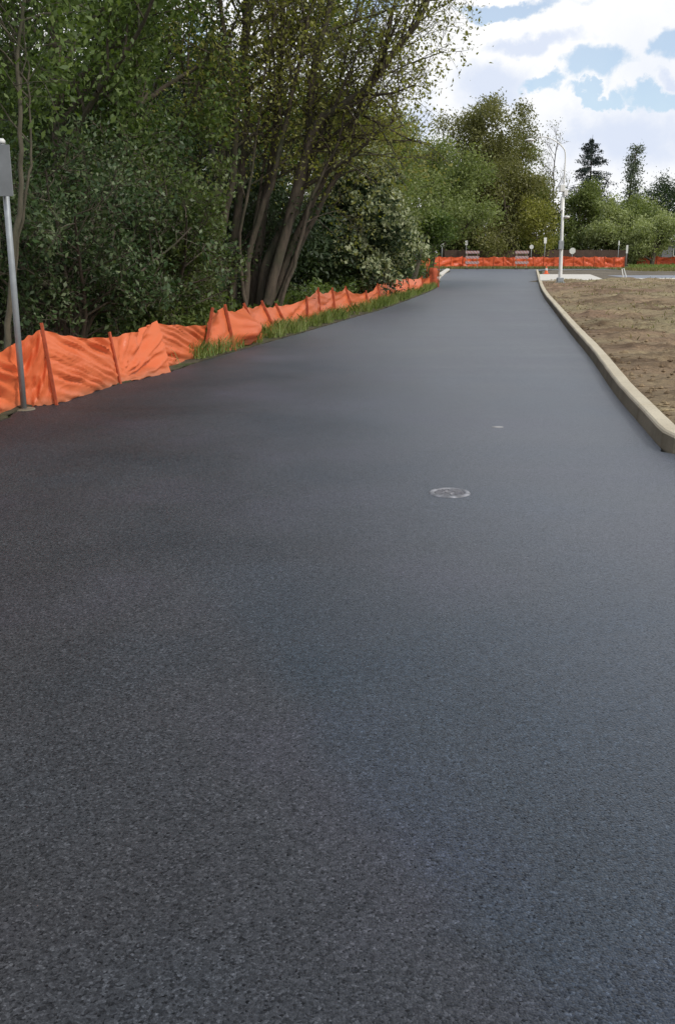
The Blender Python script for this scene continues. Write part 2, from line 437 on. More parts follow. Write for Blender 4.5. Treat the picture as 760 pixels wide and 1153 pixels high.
def kerb_profile_mesh(name, line, hgt, width, side, mat_top, mat_face, z0=-0.03):
    """line = foot of the front face; side = +1 if body is on the right of travel"""
    pts = [np.array(p, float) for p in line]; v = []; f = []; mi = []
    cum = [0.0]
    for a_, b_ in zip(pts[:-1], pts[1:]): cum.append(cum[-1] + float(np.linalg.norm(b_ - a_)))
    ss = list(np.arange(0, cum[-1], 0.3)) + [cum[-1]]; ins = set()
    for j_ in np.arange(1.1, cum[-1] - 0.2, 2.4):
        for d_ in (-0.012, -0.006, 0.006, 0.012):
            ss.append(j_ + d_)
            if abs(d_) < 0.01: ins.add(round(j_ + d_, 5))
    ss = sorted(ss); xs_ = [p[0] for p in pts]; ys_ = [p[1] for p in pts]
    pts = [np.array((np.interp(q, cum, xs_), np.interp(q, cum, ys_))) for q in ss]
    prof = [(0.0, z0), (0.012, hgt - 0.03), (0.018, hgt - 0.012), (0.035, hgt), (width - 0.02, hgt + 0.002), (width, hgt - 0.015), (width, z0)]
    n = len(prof)
    for i, p in enumerate(pts):
        t = pts[min(i + 1, len(pts) - 1)] - pts[max(i - 1, 0)]; t = t / np.linalg.norm(t)
        nr = np.array((t[1], -t[0])) * side
        for (a, z) in prof:
            j = 0.004 * mnoise.noise(Vector((p[0] * 2, p[1] * 2, a * 9)))
            g_ = 0.014 if round(float(ss[i]), 5) in ins else 0.0
            if 0 < a < width: z = z - g_
            a2 = a + (g_ if a < width / 2 else -g_)
            v.append((p[0] + nr[0] * (a2 + j), p[1] + nr[1] * (a2 + j), z + (j if z > 0 else 0)))
    for i in range(len(pts) - 1):
        for k in range(n - 1):
            q = (i * n + k, (i + 1) * n + k, (i + 1) * n + k + 1, i * n + k + 1)
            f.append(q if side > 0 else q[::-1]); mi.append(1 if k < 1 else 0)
    f.append(tuple(range(n)) if side > 0 else tuple(range(n - 1, -1, -1))); mi.append(0)
    e = (len(pts) - 1) * n
    f.append(tuple(e + k for k in (range(n - 1, -1, -1) if side > 0 else range(n)))); mi.append(0)
    return mesh_obj(name, v, f, None, None, False, [mat_top, mat_face], mi)
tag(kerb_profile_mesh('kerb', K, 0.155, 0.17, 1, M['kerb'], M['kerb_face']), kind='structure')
# short pale kerb on the far left corner
tag(kerb_profile_mesh('kerb', [G(493.5, 317)[:2], G(496, 313)[:2], G(500, 309)[:2], G(506, 304.3)[:2]], 0.15, 0.32, -1, M['slab'], M['slab']), kind='structure')

# dirt field behind the kerb
def back_x(y):
    """x of the kerb's back edge at distance y"""
    best = None
    for i in range(30, len(K) - 1):
        a, b = K[i], K[i + 1]
        if a[1] <= y <= b[1]:
            t = (y - a[1]) / (b[1] - a[1] + 1e-9); best = a[0] + (b[0] - a[0]) * t
            d = (b - a) / np.linalg.norm(b - a)
            return best + 0.16 / max(0.3, d[1])
    return K[-1][0] + 0.17 if y > K[-1][1] else 3.25

def dirt_z(x, y, e):
    p = Vector((x, y, 0))
    h = 0.10 * mnoise.fractal(p * 0.35, 1.0, 2.0, 3)
    r = mnoise.fractal(Vector((x * 0.6, y * 0.9, 3.3)) * 1.4, 0.8, 2.1, 6)
    h += 0.11 * r
    h += 0.03 * abs(mnoise.fractal(p * 7.0, 1.0, 2.0, 3))
    k = min(1, e / 0.5)
    return 0.135 + h * (0.15 + 0.85 * k) * k + 0.03 * min(1, e / 3) - (0.02 * (1 - min(1, e / 0.06)))
def make_field():
    ys = [7.62]
    while ys[-1] < 54.5: ys.append(ys[-1] + 0.035 + 0.0065 * (ys[-1] - 7))
    ts = [0, 0.03, 0.06]
    while ts[-1] < 48: ts.append(ts[-1] + 0.05 + 0.02 * ts[-1])
    v = []; f = []
    for y in ys:
        bx = back_x(max(y, 8.0)) if y > 8.0 else 3.25 + (8 - y) * 0.3
        for t in ts:
            x = bx + t
            v.append((x, y, dirt_z(x, y, min(t, 9 if y > 8.4 else 9))))
    n = len(ts)
    for j in range(len(ys) - 1):
        for i in range(n - 1):
            a = j * n + i; f.append((a, a + 1, a + n + 1, a + n))
    return tag(mesh_obj('dirt_field', v, f, M['dirt'], smooth=True), kind='structure')
make_field()

# clods and small stones lying on the dirt
def make_clods():
    rng = random.Random(5); mb = MB()
    for _ in range(900):
        y = 8.3 + (rng.random() ** 1.6) * 26; bx = back_x(y)
        t = 0.06 + rng.random() ** 1.8 * 7; x = bx + t
        r = rng.uniform(0.012, 0.045) * (1 if rng.random() < 0.9 else 1.6)
        z = dirt_z(x, y, t) + r * 0.2
        v = []
        for (a, b2, c) in ((1, 0, 0), (-1, 0, 0), (0, 1, 0), (0, -1, 0), (0, 0, 1), (0, 0, -1)):
            k = r * rng.uniform(0.6, 1.3); v.append((x + a * k * 1.2, y + b2 * k, z + c * k * 0.7))
        mb.add(v, [(0, 2, 4), (2, 1, 4), (1, 3, 4), (3, 0, 4), (2, 0, 5), (1, 2, 5), (3, 1, 5), (0, 3, 5)])
    tag(mb.build('soil_clods', M['dirt']), kind='stuff', label='loose clods of brown earth scattered over the dirt field', cat='soil clods')
make_clods()

# strips beyond the field
def quad(name, px, z, mat): return sheet(name, [G(a, b, 0)[:2] for a, b in px], z, mat)
sheet('gravel_strip', [(10.5, 55.5), (80, 52), (95, 93), (20.0, 92.5), (17.9, 88), (15.0, 74), (12.9, 62)], 0.02, M['gravel'])
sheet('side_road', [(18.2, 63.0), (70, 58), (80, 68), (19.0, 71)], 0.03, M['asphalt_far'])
sheet('grass_ground', [(-60, 100.5), (20, 99.8), (60, 100.5), (110, 96), (160, 180), (-60, 180)], 0.012, M['grassland'])
def slab(name, poly, z0, z1, mat):
    n = len(poly); v = [(x, y, z0) for x, y in poly] + [(x, y, z1) for x, y in poly]
    f = [tuple(range(n - 1, -1, -1)), tuple(range(n, 2 * n))] + [(i, (i + 1) % n, n + (i + 1) % n, n + i) for i in range(n)]
    return tag(mesh_obj(name, v, f, mat), kind='structure')
slab('pavement', [G(607.5, 319.3)[:2], G(640, 320)[:2], G(678, 317.6)[:2], G(664, 311.8)[:2], G(607.2, 311.6)[:2]], -0.02, 0.17, M['slab'])
kk = smooth_line([G(684, 316.5)[:2], G(712, 317)[:2], G(760, 316.8)[:2], G(860, 317.5)[:2]], 6)
tag(kerb_profile_mesh('kerb', kk, 0.17, 0.5, -1, M['slab'], M['slab']), kind='structure')

# verge between asphalt and fence
def make_verge():
    a = [p for p in L if 5 < p[1] < 93 and p[0] < 12]
    v = []; f = []
    for p in a:
        w = 0.9 + 0.03 * p[1]
        jit = 0.05 * mnoise.noise(Vector((p[0] * 3, p[1] * 3, 0)))
        for t, z in ((-0.03 + jit, -0.012), (-0.02 + jit, 0.012), (-0.25 * w, 0.04), (-w, 0.05), (-w - 1.5, 0.03), (-w - 2.5, -0.04)):
            v.append((p[0] + t, p[1] + 0.25 * t, z))
    n = 6
    for i in range(len(a) - 1):
        for k in range(n - 1):
            q = i * n + k; f.append((q, q + n, q + n + 1, q + 1)[::-1])
    tag(mesh_obj('verge', v, f, M['verge'], smooth=True), kind='structure')
make_verge()

# ------------------------------------------------------------------ grass blades
def blades(name, pts, hgt, wid, mat, rng, lean=0.35):
    P = np.array(pts, float); n = len(P)
    a = rng.uniform(0, 2 * np.pi, n); h = hgt * rng.uniform(0.45, 1.25, n); w = wid * rng.uniform(0.6, 1.3, n)
    la = rng.uniform(0, 2 * np.pi, n); ll = h * lean * rng.uniform(0.1, 1.6, n)
    dx, dy = np.cos(a) * w, np.sin(a) * w
    v = np.zeros((n, 5, 3)); v[:] = P[:, None, :]
    v[:, 0, 0] -= dx; v[:, 0, 1] -= dy; v[:, 1, 0] += dx; v[:, 1, 1] += dy
    v[:, 2, 0] += dx * 0.8 + np.cos(la) * ll * 0.4; v[:, 2, 1] += dy * 0.8 + np.sin(la) * ll * 0.4; v[:, 2, 2] += h * 0.6
    v[:, 3, 0] += np.cos(la) * ll; v[:, 3, 1] += np.sin(la) * ll; v[:, 3, 2] += h
    v[:, 4, 0] += -dx * 0.8 + np.cos(la) * ll * 0.4; v[:, 4, 1] += -dy * 0.8 + np.sin(la) * ll * 0.4; v[:, 4, 2] += h * 0.6
    return np_mesh(name, v.reshape(-1, 3), 5, n, mat)

def np_mesh(name, verts, k, n, mat):
    me = bpy.data.meshes.new(name)
    me.vertices.add(n * k); me.vertices.foreach_set('co', verts.astype(np.float32).ravel())
    me.loops.add(n * k); me.loops.foreach_set('vertex_index', np.arange(n * k, dtype=np.int32))
    me.polygons.add(n); me.polygons.foreach_set('loop_start', np.arange(0, n * k, k, dtype=np.int32))
    me.materials.append(mat); me.update(calc_edges=True)
    o = bpy.data.objects.new(name, me); COL.objects.link(o)
    return o

M['grass'] = leaf_mat('grass_blades', (0.07, 0.11, 0.022), (0.16, 0.225, 0.048), (0.36, 0.37, 0.16), 0.3, 0.55, 1.2)
M['grass_dry'] = leaf_mat('dry_grass_blades', (0.10, 0.10, 0.03), (0.18, 0.17, 0.06), (0.33, 0.27, 0.13), 0.3, 0.6, 1.2)

def verge_grass():
    rng = np.random.default_rng(3); pts = []
    EL = [p for p in L if 14.2 < p[1] < 60 and p[0] < 7]
    seg = np.array(EL)
    for i in range(len(seg) - 1):
        a, b = seg[i], seg[i + 1]; ln = np.linalg.norm(b - a)
        if a[1] > 52: continue
        dens = 1500 if a[1] < 32 else 1000
        n = int(ln * dens)
        t = rng.random(n); back = rng.random(n) ** 0.8 * (0.75 + 0.02 * a[1])
        for tt, bb in zip(t, back):
            x, y = a + (b - a) * tt
            cl = mnoise.noise(Vector((x * 1.3, y * 1.3, 7))) + 0.5 * mnoise.noise(Vector((x * 4, y * 4, 1)))
            if cl < (-0.14 if 14.9 < y < 21 or y > 28 else 0.05): continue
            pts.append((x - bb + 0.02, y + 0.2 * bb, 0.03))
    o = blades('grass', pts, 0.25, 0.0055, M['grass'], rng, 0.6)
    tag(o, 'tufts of green grass along the foot of the orange fence', 'grass', kind='stuff')
    pts = []
    for _ in range(16000):
        y = 12 + 42 * rng.random() ** 0.8; t = 0.15 + rng.random() * 30
        x = back_x(y) + t
        if mnoise.noise(Vector((x * 0.35, y * 0.3, 4))) + 0.6 * mnoise.noise(Vector((x * 1.7, y * 1.5, 9))) < 0.28 - 0.006 * y: continue
        pts.append((x, y, dirt_z(x, y, t) - 0.01))
    o = blades('dry_grass', pts, 0.085, 0.012, M['grass_dry'], rng, 0.9)
    tag(o, 'patches of dull dry grass scattered over the brown dirt field', 'grass', kind='stuff')
    # far grass on the right, behind the gravel
    pts = []
    for _ in range(14000):
        x = rng.uniform(31, 62); y = rng.uniform(97, 119)
        if x < 0.28 * y + 1: continue
        pts.append((x, y, 0.02))
    o = blades('grass', pts, 0.28, 0.04, M['grass'], rng, 0.6)
    tag(o, 'strip of bright green grass on the far right before the fence', 'grass', kind='stuff')
    pts = []
    for _ in range(18000):
        x = rng.uniform(2, 62); y = rng.uniform(100.3, 104.5) if x < 26 else rng.uniform(86, 98)
        pts.append((x, y, 0.02))
    o = blades('grass', pts, 0.2, 0.035, M['grass_dry'], rng, 0.6)
    tag(o, 'dull dry grass in front of the far orange fence', 'grass', kind='stuff')
verge_grass()

# ------------------------------------------------------------------ foliage and trees
def leaf_mesh(name, C, size, mat, rng, parent=None, droop=0.0, slim=0.45, normals=None):
    C = np.asarray(C, float); n = len(C)
    d = rng.normal(size=(n, 3)); d[:, 2] -= droop; d /= np.linalg.norm(d, axis=1)[:, None]
    r = rng.normal(size=(n, 3))
    if normals is not None: r = r * 0.6 + normals * 1.2; 
    s = np.cross(d, r); s /= np.linalg.norm(s, axis=1)[:, None] + 1e-9
    up = np.cross(s, d)
    L_ = size * rng.uniform(0.4, 1.45, n)[:, None]
    v = np.zeros((n, 4, 3))
    v[:, 0] = C - d * L_ * 0.5; v[:, 2] = C + d * L_ * 0.5 - up * L_ * 0.06
    v[:, 1] = C + s * L_ * slim * 0.5 + up * L_ * 0.07; v[:, 3] = C - s * L_ * slim * 0.5 + up * L_ * 0.07
    o = np_mesh(name, v.reshape(-1, 3), 4, n, mat)
    if parent: o.parent = parent
    return o

def grow(rng, p, d, length, rad, lvl, S, B, T):
    """recursive limb; B collects (points, radii, level); T collects leafy points"""
    nseg = max(3, int(length / (0.35 if lvl < 2 else 0.22) / S['g'])); nseg = min(nseg, 14)
    pts = [p.copy()]; rr = [rad]; step = length / nseg; end_r = rad * (0.35 if lvl < S['lv'] else 0.2)
    for i in range(nseg):
        d = d + rng.normal(size=3) * S['w'] + np.array((0, 0, S['up'][min(lvl, len(S['up']) - 1)])) * (1.0 / nseg)
        d = d / np.linalg.norm(d); p = p + d * step
        if p[2] < 0.15: p[2] = 0.15
        pts.append(p.copy()); rr.append(rad + (end_r - rad) * (i + 1) / nseg)
    B.append((pts, rr, lvl))
    if lvl >= S['lv'] - 1:
        for i in range(1 if lvl == S['lv'] else nseg // 2, len(pts)): T.append(pts[i])
    if lvl >= S['lv']: return
    nc = S['n'][lvl]; lo = S['lo'][lvl]
    for k in range(nc):
        t = lo + (1 - lo) * (k + rng.random() * 0.8) / nc
        i = min(int(t * nseg), nseg - 1); q = pts[i] + (pts[i + 1] - pts[i]) * (t * nseg - i)
        dd = pts[i + 1] - pts[i]; dd = dd / np.linalg.norm(dd)
        ax = np.cross(dd, rng.normal(size=3)); ax /= np.linalg.norm(ax)
        an = math.radians(S['a'][lvl] + rng.normal() * 9)
        nd_ = dd * math.cos(an) + ax * math.sin(an)
        sh = S['sh'](t) if lvl == 0 else (1 - 0.45 * t)
        grow(rng, q, nd_, S['ln'][lvl] * sh * rng.uniform(0.75, 1.2), max(rr[i] * 0.55, 0.006), lvl + 1, S, B, T)

def wood_mesh(name, B, mat, parent, minr=0.0, maxlvl=9):
    mb = MB()
    for pts, rr, lvl in B:
        if rr[0] < minr or lvl > maxlvl: continue
        mb.tube(pts, rr, 8 if lvl == 0 else (6 if lvl == 1 else 4), cap=False)
    return mb.build(name, mat, parent, smooth=True)

def tree(name, label, cat, x, y, h, crown, leafmat, seed, leaves=12000, leaf=0.12, trunk_r=0.16, clear=0.25, bark='bark',
         lean=(0, 0), sigma=0.22, stems=1, spread=12, group=None, lv=3, up=(0.1, 0.25, 0.15, 0.0), wander=0.09, droop=0.2, angles=(55, 45, 45), n=(11, 6, 4),
         shape=None, wood_lvl=2, z0=-0.03, slim=0.5, extra=None):
    rng = np.random.default_rng(seed)
    root = empty(name, (x, y, z0), label=label, cat=cat, group=group)
    S = dict(g=max(1.0, h / 9), w=wander, up=up, lv=lv, n=n, lo=(clear, 0.25, 0.2), a=angles,
             ln=(crown * 0.5, crown * 0.24, crown * 0.12), sh=shape or (lambda t: 1.05 - 0.55 * abs(t - 0.45) * 1.6))
    B = []; T = []
    for s in range(stems):
        a = 2 * math.pi * (s + rng.random() * 0.6) / stems; sp = math.radians(spread * rng.uniform(0.5, 1.3)) if stems > 1 else 0
        d = np.array((math.sin(sp) * math.cos(a) + lean[0], math.sin(sp) * math.sin(a) + lean[1], math.cos(sp)))
        p = np.array((0.12 * (stems > 1) * math.cos(a) * trunk_r * 8, 0.12 * (stems > 1) * math.sin(a) * trunk_r * 8, 0.0))
        grow(rng, p, d / np.linalg.norm(d), h * rng.uniform(0.84, 0.93), trunk_r * (1 if stems == 1 else rng.uniform(0.6, 1.0)), 0, S, B, T)
    if extra: extra(rng, S, B, T)
    wood_mesh('trunk', B, M[bark], root, 0.0, wood_lvl)
    T = np.array(T); idx = rng.integers(0, len(T), leaves)
    # leaves gather in small clusters round the twig points
    cl = T[idx] + rng.normal(size=(leaves, 3)) * sigma * np.array((1, 1, 0.8))
    cl = cl[(cl[:, 2] > 0.1)]
    leaf_mesh('crown', cl, leaf, M[leafmat], rng, root, droop, slim)
    return root

def shrub(name, label, cat, x, y, h, w, leafmat, seed, leaves=20000, leaf=0.08, group=None, lumps=16, depth=None, blossom=None, slim=0.45, hollow=0.55, z0=-0.03, bark='bark'):
    """dense bush: stems plus leafy lumps of differing size"""
    rng = np.random.default_rng(seed); depth = depth or w
    root = empty(name, (x, y, z0), label=label, cat=cat, group=group)
    mb = MB(); cs = []
    for k in range(lumps):
        an = 2 * math.pi * rng.random(); e = rng.random() ** 0.75
        rad = math.sqrt(rng.random()) * (1 - 0.55 * e ** 2.2)
        lr = rng.uniform(0.13, 0.24) * min(w, h)
        c = np.array((math.cos(an) * rad * (w / 2 - lr * 0.6), math.sin(an) * rad * (depth / 2 - lr * 0.6), lr * 0.5 + e * (h - lr * 1.4)))
        cs.append((c, lr))
    for c, lr in cs:
        b0 = np.array((rng.normal() * 0.12, rng.normal() * 0.12, 0)); mid = b0 * 0.5 + c * 0.5 + np.array((0, 0, h * 0.1)) - np.array((c[0], c[1], 0)) * 0.2
        mb.tube([b0, mid, c], [0.035 + 0.01 * h / 3, 0.025, 0.01], 5, cap=False)
    mb.build('stems', M[bark], root, True)
    P = []; N = []; Bp = []
    tot = sum(l ** 2 for _, l in cs)
    for c, lr in cs:
        n = int(leaves * lr ** 2 / tot)
        d = rng.normal(size=(n, 3)); d /= np.linalg.norm(d, axis=1)[:, None]
        # uneven surface
        bumpy = 1 + 0.28 * np.sin(d[:, 0] * 7 + seed) * np.sin(d[:, 1] * 6 + 1.3 * seed) + 0.15 * np.sin(d[:, 2] * 13 + c[0] * 5)
        r = lr * (hollow + (1.15 - hollow) * rng.random(n) ** 0.6) * bumpy + rng.normal(size=n) * lr * 0.12
        p = c + d * r[:, None]; P.append(p); N.append(d)
        if blossom:
            k = int(blossom[1] * lr ** 2 / tot)
            db = rng.normal(size=(k, 3)); db[:, 2] = np.abs(db[:, 2]) * 0.8; db /= np.linalg.norm(db, axis=1)[:, None]
            cc = c + db * lr * 1.12
            m = 7
            Bp.append((cc[:, None, :] + rng.normal(size=(k, m, 3)) * blossom[2]).reshape(-1, 3))
    P = np.concatenate(P); N = np.concatenate(N); ok = P[:, 2] > 0.03; P = P[ok]; N = N[ok]
    leaf_mesh('crown', P, leaf, M[leafmat], rng, root, 0.1, slim, N)
    if blossom:
        Bp = np.concatenate(Bp); Bp = Bp[Bp[:, 2] > 0.2]
        leaf_mesh('blossoms', Bp, blossom[3], M[blossom[0]], rng, root, -0.3, 0.6)
    return root

M['lf_dark'] = leaf_mat('dark_leaves', (0.014, 0.026, 0.011), (0.035, 0.058, 0.024), (0.085, 0.115, 0.055), 0.25, 0.5, 0.9, 0.25)
M['lf_grey'] = leaf_mat('greyish_leaves', (0.014, 0.028, 0.010), (0.048, 0.085, 0.028), (0.19, 0.23, 0.12), 0.25, 0.45, 1.6, 0.3)
M['lf_green'] = leaf_mat('green_leaves', (0.035, 0.06, 0.016), (0.095, 0.145, 0.038), (0.21, 0.27, 0.085), 0.4, 0.5, 0.6)
M['lf_bright'] = leaf_mat('bright_leaves', (0.04, 0.065, 0.018), (0.095, 0.135, 0.04), (0.22, 0.25, 0.11), 0.4, 0.45, 0.8)
M['lf_olive'] = leaf_mat('olive_young_leaves', (0.11, 0.115, 0.028), (0.235, 0.235, 0.062), (0.38, 0.37, 0.13), 0.5, 0.5, 0.7)
M['lf_brown'] = leaf_mat('brownish_green_leaves', (0.08, 0.085, 0.027), (0.17, 0.17, 0.058), (0.27, 0.26, 0.115), 0.35, 0.5, 0.25)
M['lf_mid'] = leaf_mat('mid_green_leaves', (0.08, 0.107, 0.03), (0.175, 0.215, 0.068), (0.29, 0.32, 0.135), 0.35, 0.5, 0.25)
M['lf_willow'] = leaf_mat('grey_green_willow_leaves', (0.19, 0.22, 0.09), (0.34, 0.38, 0.17), (0.48, 0.52, 0.28), 0.35, 0.5, 0.35)
M['lf_slim'] = leaf_mat('slim_tree_leaves', (0.05, 0.07, 0.045), (0.095, 0.12, 0.08), (0.17, 0.20, 0.14), 0.3, 0.5, 0.4)
M['lf_yellow'] = leaf_mat('yellow_green_leaves', (0.14, 0.14, 0.03), (0.26, 0.26, 0.06), (0.38, 0.36, 0.12), 0.4, 0.5, 0.5)
M['needles'] = leaf_mat('blue_green_needles', (0.018, 0.03, 0.026), (0.035, 0.052, 0.046), (0.07, 0.09, 0.08), 0.1, 0.6, 0.4)
M['blossom'] = leaf_mat('pale_blossom', (0.15, 0.18, 0.09), (0.28, 0.31, 0.17), (0.48, 0.49, 0.32), 0.25, 0.6, 2.0)

GR = 'trees behind the near orange fence'
# --- near left: pale slender trunks at the picture's edge
def leaning(name, label, px0, Y, pts_px, r0, seed, leafmat, leaves, leaf=0.09, sigma=0.3, bark='bark_pale', cat='tree', n2=5):
    """tree whose stems follow measured lines (pixel columns at distance Y)"""
    rng = np.random.default_rng(seed)
    base = (X(px0, Y), Y, -0.03)
    root = empty(name, base, label=label, cat=cat)
    B = []; T = []
    S = dict(g=1.0, w=0.11, up=(0.1, 0.15, 0.05, -0.05), lv=3, n=(n2, n2, 4), lo=(0.3, 0.25, 0.2), a=(50, 48, 45), ln=(1.6, 1.2, 0.6), sh=lambda t: 1.0)
    for stem in pts_px:
        k, line = stem[0], stem[1]
        P = [np.array(V(px, py, Y + dy)) - np.array(base) for (px, py, dy) in line]
        P = smooth_line(P, 5)
        P = [p + rng.normal(size=3) * 0.012 for p in P]
        rr = [r0 * k * (1 - 0.72 * i / (len(P) - 1)) for i in range(len(P))]
        B.append((P, rr, 0))
        m = len(P); lo = stem[2] if len(stem) > 2 else 0.4
        nb = stem[3] if len(stem) > 3 else 9
        for j in range(nb):
            t = lo + (1 - lo) * (j + rng.random()) / nb
            i = min(int(t * (m - 1)), m - 2); q = P[i]
            dd = P[i + 1] - P[i]; dd /= np.linalg.norm(dd)
            ax = np.cross(dd, rng.normal(size=3)); ax /= np.linalg.norm(ax); an = math.radians(rng.uniform(28, 65))
            grow(rng, q, dd * math.cos(an) + ax * math.sin(an), S['ln'][0] * rng.uniform(0.6, 1.3), max(0.012, rr[i] * 0.5), 1, S, B, T)
    wood_mesh('trunk', B, M[bark], root)
    T = np.array(T); idx = rng.integers(0, len(T), leaves)
    cl = T[idx] + rng.normal(size=(leaves, 3)) * sigma; cl = cl[cl[:, 2] > 0.3]
    leaf_mesh('crown', cl, leaf, M[leafmat], rng, root, 0.3, 0.5)
    return root

leaning('slender_tree', 'slender pale-barked tree with twin trunks behind the grey sign post', 8, 12.2,
        [(1.0, [(8, 420, 0), (12, 330, 0), (22, 240, 0), (24, 150, 0), (20, 60, 0), (34, -30, 0), (50, -120, .3)], 0.5, 12),
         (0.55, [(6, 420, .1), (14, 330, .1), (28, 230, .1), (36, 175, .1), (33, 110, .1), (26, 20, 0), (6, -80, 0)], 0.55, 9),
         (0.6, [(-6, 420, .2), (-3, 300, .2), (0, 180, .2), (-8, 60, .2), (-12, -60, .2)], 0.5, 9)],
        0.042, 11, 'lf_green', 12000, 0.085, 0.24, 'bark_slender', n2=3)

leaning('multi_stem_tree', 'large many-stemmed tree fanning out over the fence with olive spring leaves', 285, 22.5,
        [(1.0, [(292, 365, 0), (300, 300, 0), (330, 240, 0), (345, 170, 0), (352, 90, 0), (372, 0, 0), (390, -110, 0)], 0.4, 13),
         (0.9, [(285, 365, .3), (288, 300, .3), (300, 220, .4), (312, 130, .5), (318, 40, .6), (322, -90, .7)], 0.45, 12),
         (0.8, [(262, 365, .4), (262, 290, .4), (272, 200, .4), (278, 110, .4), (276, 10, .4), (280, -110, .4)], 0.45, 12),
         (0.75, [(250, 365, 0), (246, 290, 0), (262, 200, -.2), (264, 120, -.3), (252, 30, -.4), (240, -80, -.6)], 0.5, 10),
         (0.8, [(298, 350, -.3), (322, 262, -.3), (352, 150, -.4), (388, 118, -.5), (418, 94, -.5), (450, 50, -.6), (478, 10, -.8), (500, -50, -.8)], 0.35, 15),
         (0.6, [(304, 350, .2), (332, 270, .2), (370, 190, .2), (400, 130, .2), (430, 60, .2), (452, -30, .2)], 0.4, 11),
         (0.5, [(310, 350, .1), (345, 262, .1), (385, 190, 0), (424, 150, 0), (450, 130, 0)], 0.35, 7),
         (0.55, [(275, 365, -.2), (282, 280, -.2), (310, 190, -.3), (330, 100, -.3), (348, 20, -.3), (362, -60, -.3)], 0.4, 10),
         (0.4, [(300, 365, -.1), (312, 290, -.1), (338, 220, 0), (370, 130, .3), (392, 50, .3), (412, -40, .3)], 0.4, 9),
         (0.35, [(270, 365, .2), (284, 270, .2), (297, 180, .3), (304, 90, .3), (300, -40, .3)], 0.35, 8),
         (0.4, [(255, 365, .3), (232, 270, .3), (214, 170, .4), (206, 80, .4), (190, -20, .4)], 0.4, 8),
         (0.3, [(280, 365, -.3), (270, 280, -.3), (284, 190, -.4), (296, 100, -.4), (312, 0, -.4)], 0.35, 8),
         (0.33, [(306, 365, -.4), (330, 300, -.4), (352, 220, -.5), (380, 160, -.5), (396, 80, -.6), (424, 0, -.6)], 0.35, 9),
         (0.3, [(300, 360, .4), (322, 280, .4), (340, 190, .5), (358, 100, .5), (366, 10, .6)], 0.35, 8)],
        0.15, 23, 'lf_olive', 27000, 0.085, 0.26, 'bark', n2=5)

# --- near shrubs: branching bushes, loose outline
def bush(name, label, px, Y, h, w, mt, seed, nl, leaf, stems=7, sigma=0.11, spread=26, mt2=None, slim=0.5, droop=0.1):
    return tree(name, label, 'shrub', X(px, Y), Y, h, w, mt, seed, nl, leaf, 0.045, 0.08, 'bark', stems=stems, spread=spread, n=(11, 5, 4), sigma=sigma,
                up=(0.05, 0.1, 0.0, -0.1), wander=0.13, wood_lvl=3, slim=slim, droop=droop, shape=lambda t: 1.1 - 0.35 * t)
bush('laurel_shrub', 'dark grey-green shrub filling the gap behind the nearest fence panels', 85, 15.2, 3.2, 2.4, 'lf_grey', 31, 17000, 0.085, 9, 0.1)
bush('laurel_shrub', 'light glossy green shrub rising behind the sagging fence panel', 188, 18.2, 3.5, 2.2, 'lf_bright', 32, 13000, 0.085, 7, 0.1, 15)
bush('laurel_shrub', 'low dark shrub at the left edge behind the sign post', -5, 16.2, 2.4, 2.6, 'lf_dark', 33, 11000, 0.09)
bush('laurel_shrub', 'dark grey-green shrub between the two nearest shrubs, higher than both', 140, 19.0, 4.3, 2.6, 'lf_grey', 35, 15000, 0.095, 8, 0.13, 20)
bush('laurel_shrub', 'dark shrub between the light glossy shrub and the multi-stemmed tree', 240, 23.5, 3.2, 3.0, 'lf_dark', 34, 12000, 0.095)

# --- near trees of the wood
tree('broadleaf_tree', 'dense green tree above the dark grey-green shrub', 'tree', X(70, 18), 18, 8.6, 6.5, 'lf_green', 41, 27000, 0.10, 0.16, 0.2, n=(16, 7, 4), sigma=0.17, group=GR)
tree('broadleaf_tree', 'dense green tree second from the left edge, above the light glossy shrub', 'tree', X(165, 21.5), 21.5, 9.5, 7.0, 'lf_green', 42, 23000, 0.105, 0.17, 0.22, n=(16, 7, 4), sigma=0.18, group=GR)
tree('broadleaf_tree', 'darker tree at the left edge reaching out of the picture', 'tree', X(-40, 20), 20, 10, 7.0, 'lf_dark', 43, 15000, 0.11, 0.18, 0.2, n=(15, 7, 4), sigma=0.22, group=GR)
tree('broadleaf_tree', 'tall green tree just left of the many-stemmed tree', 'tree', X(235, 27), 27, 12, 7.0, 'lf_green', 44, 14000, 0.12, 0.2, 0.25, n=(15, 7, 4), sigma=0.22, group=GR)
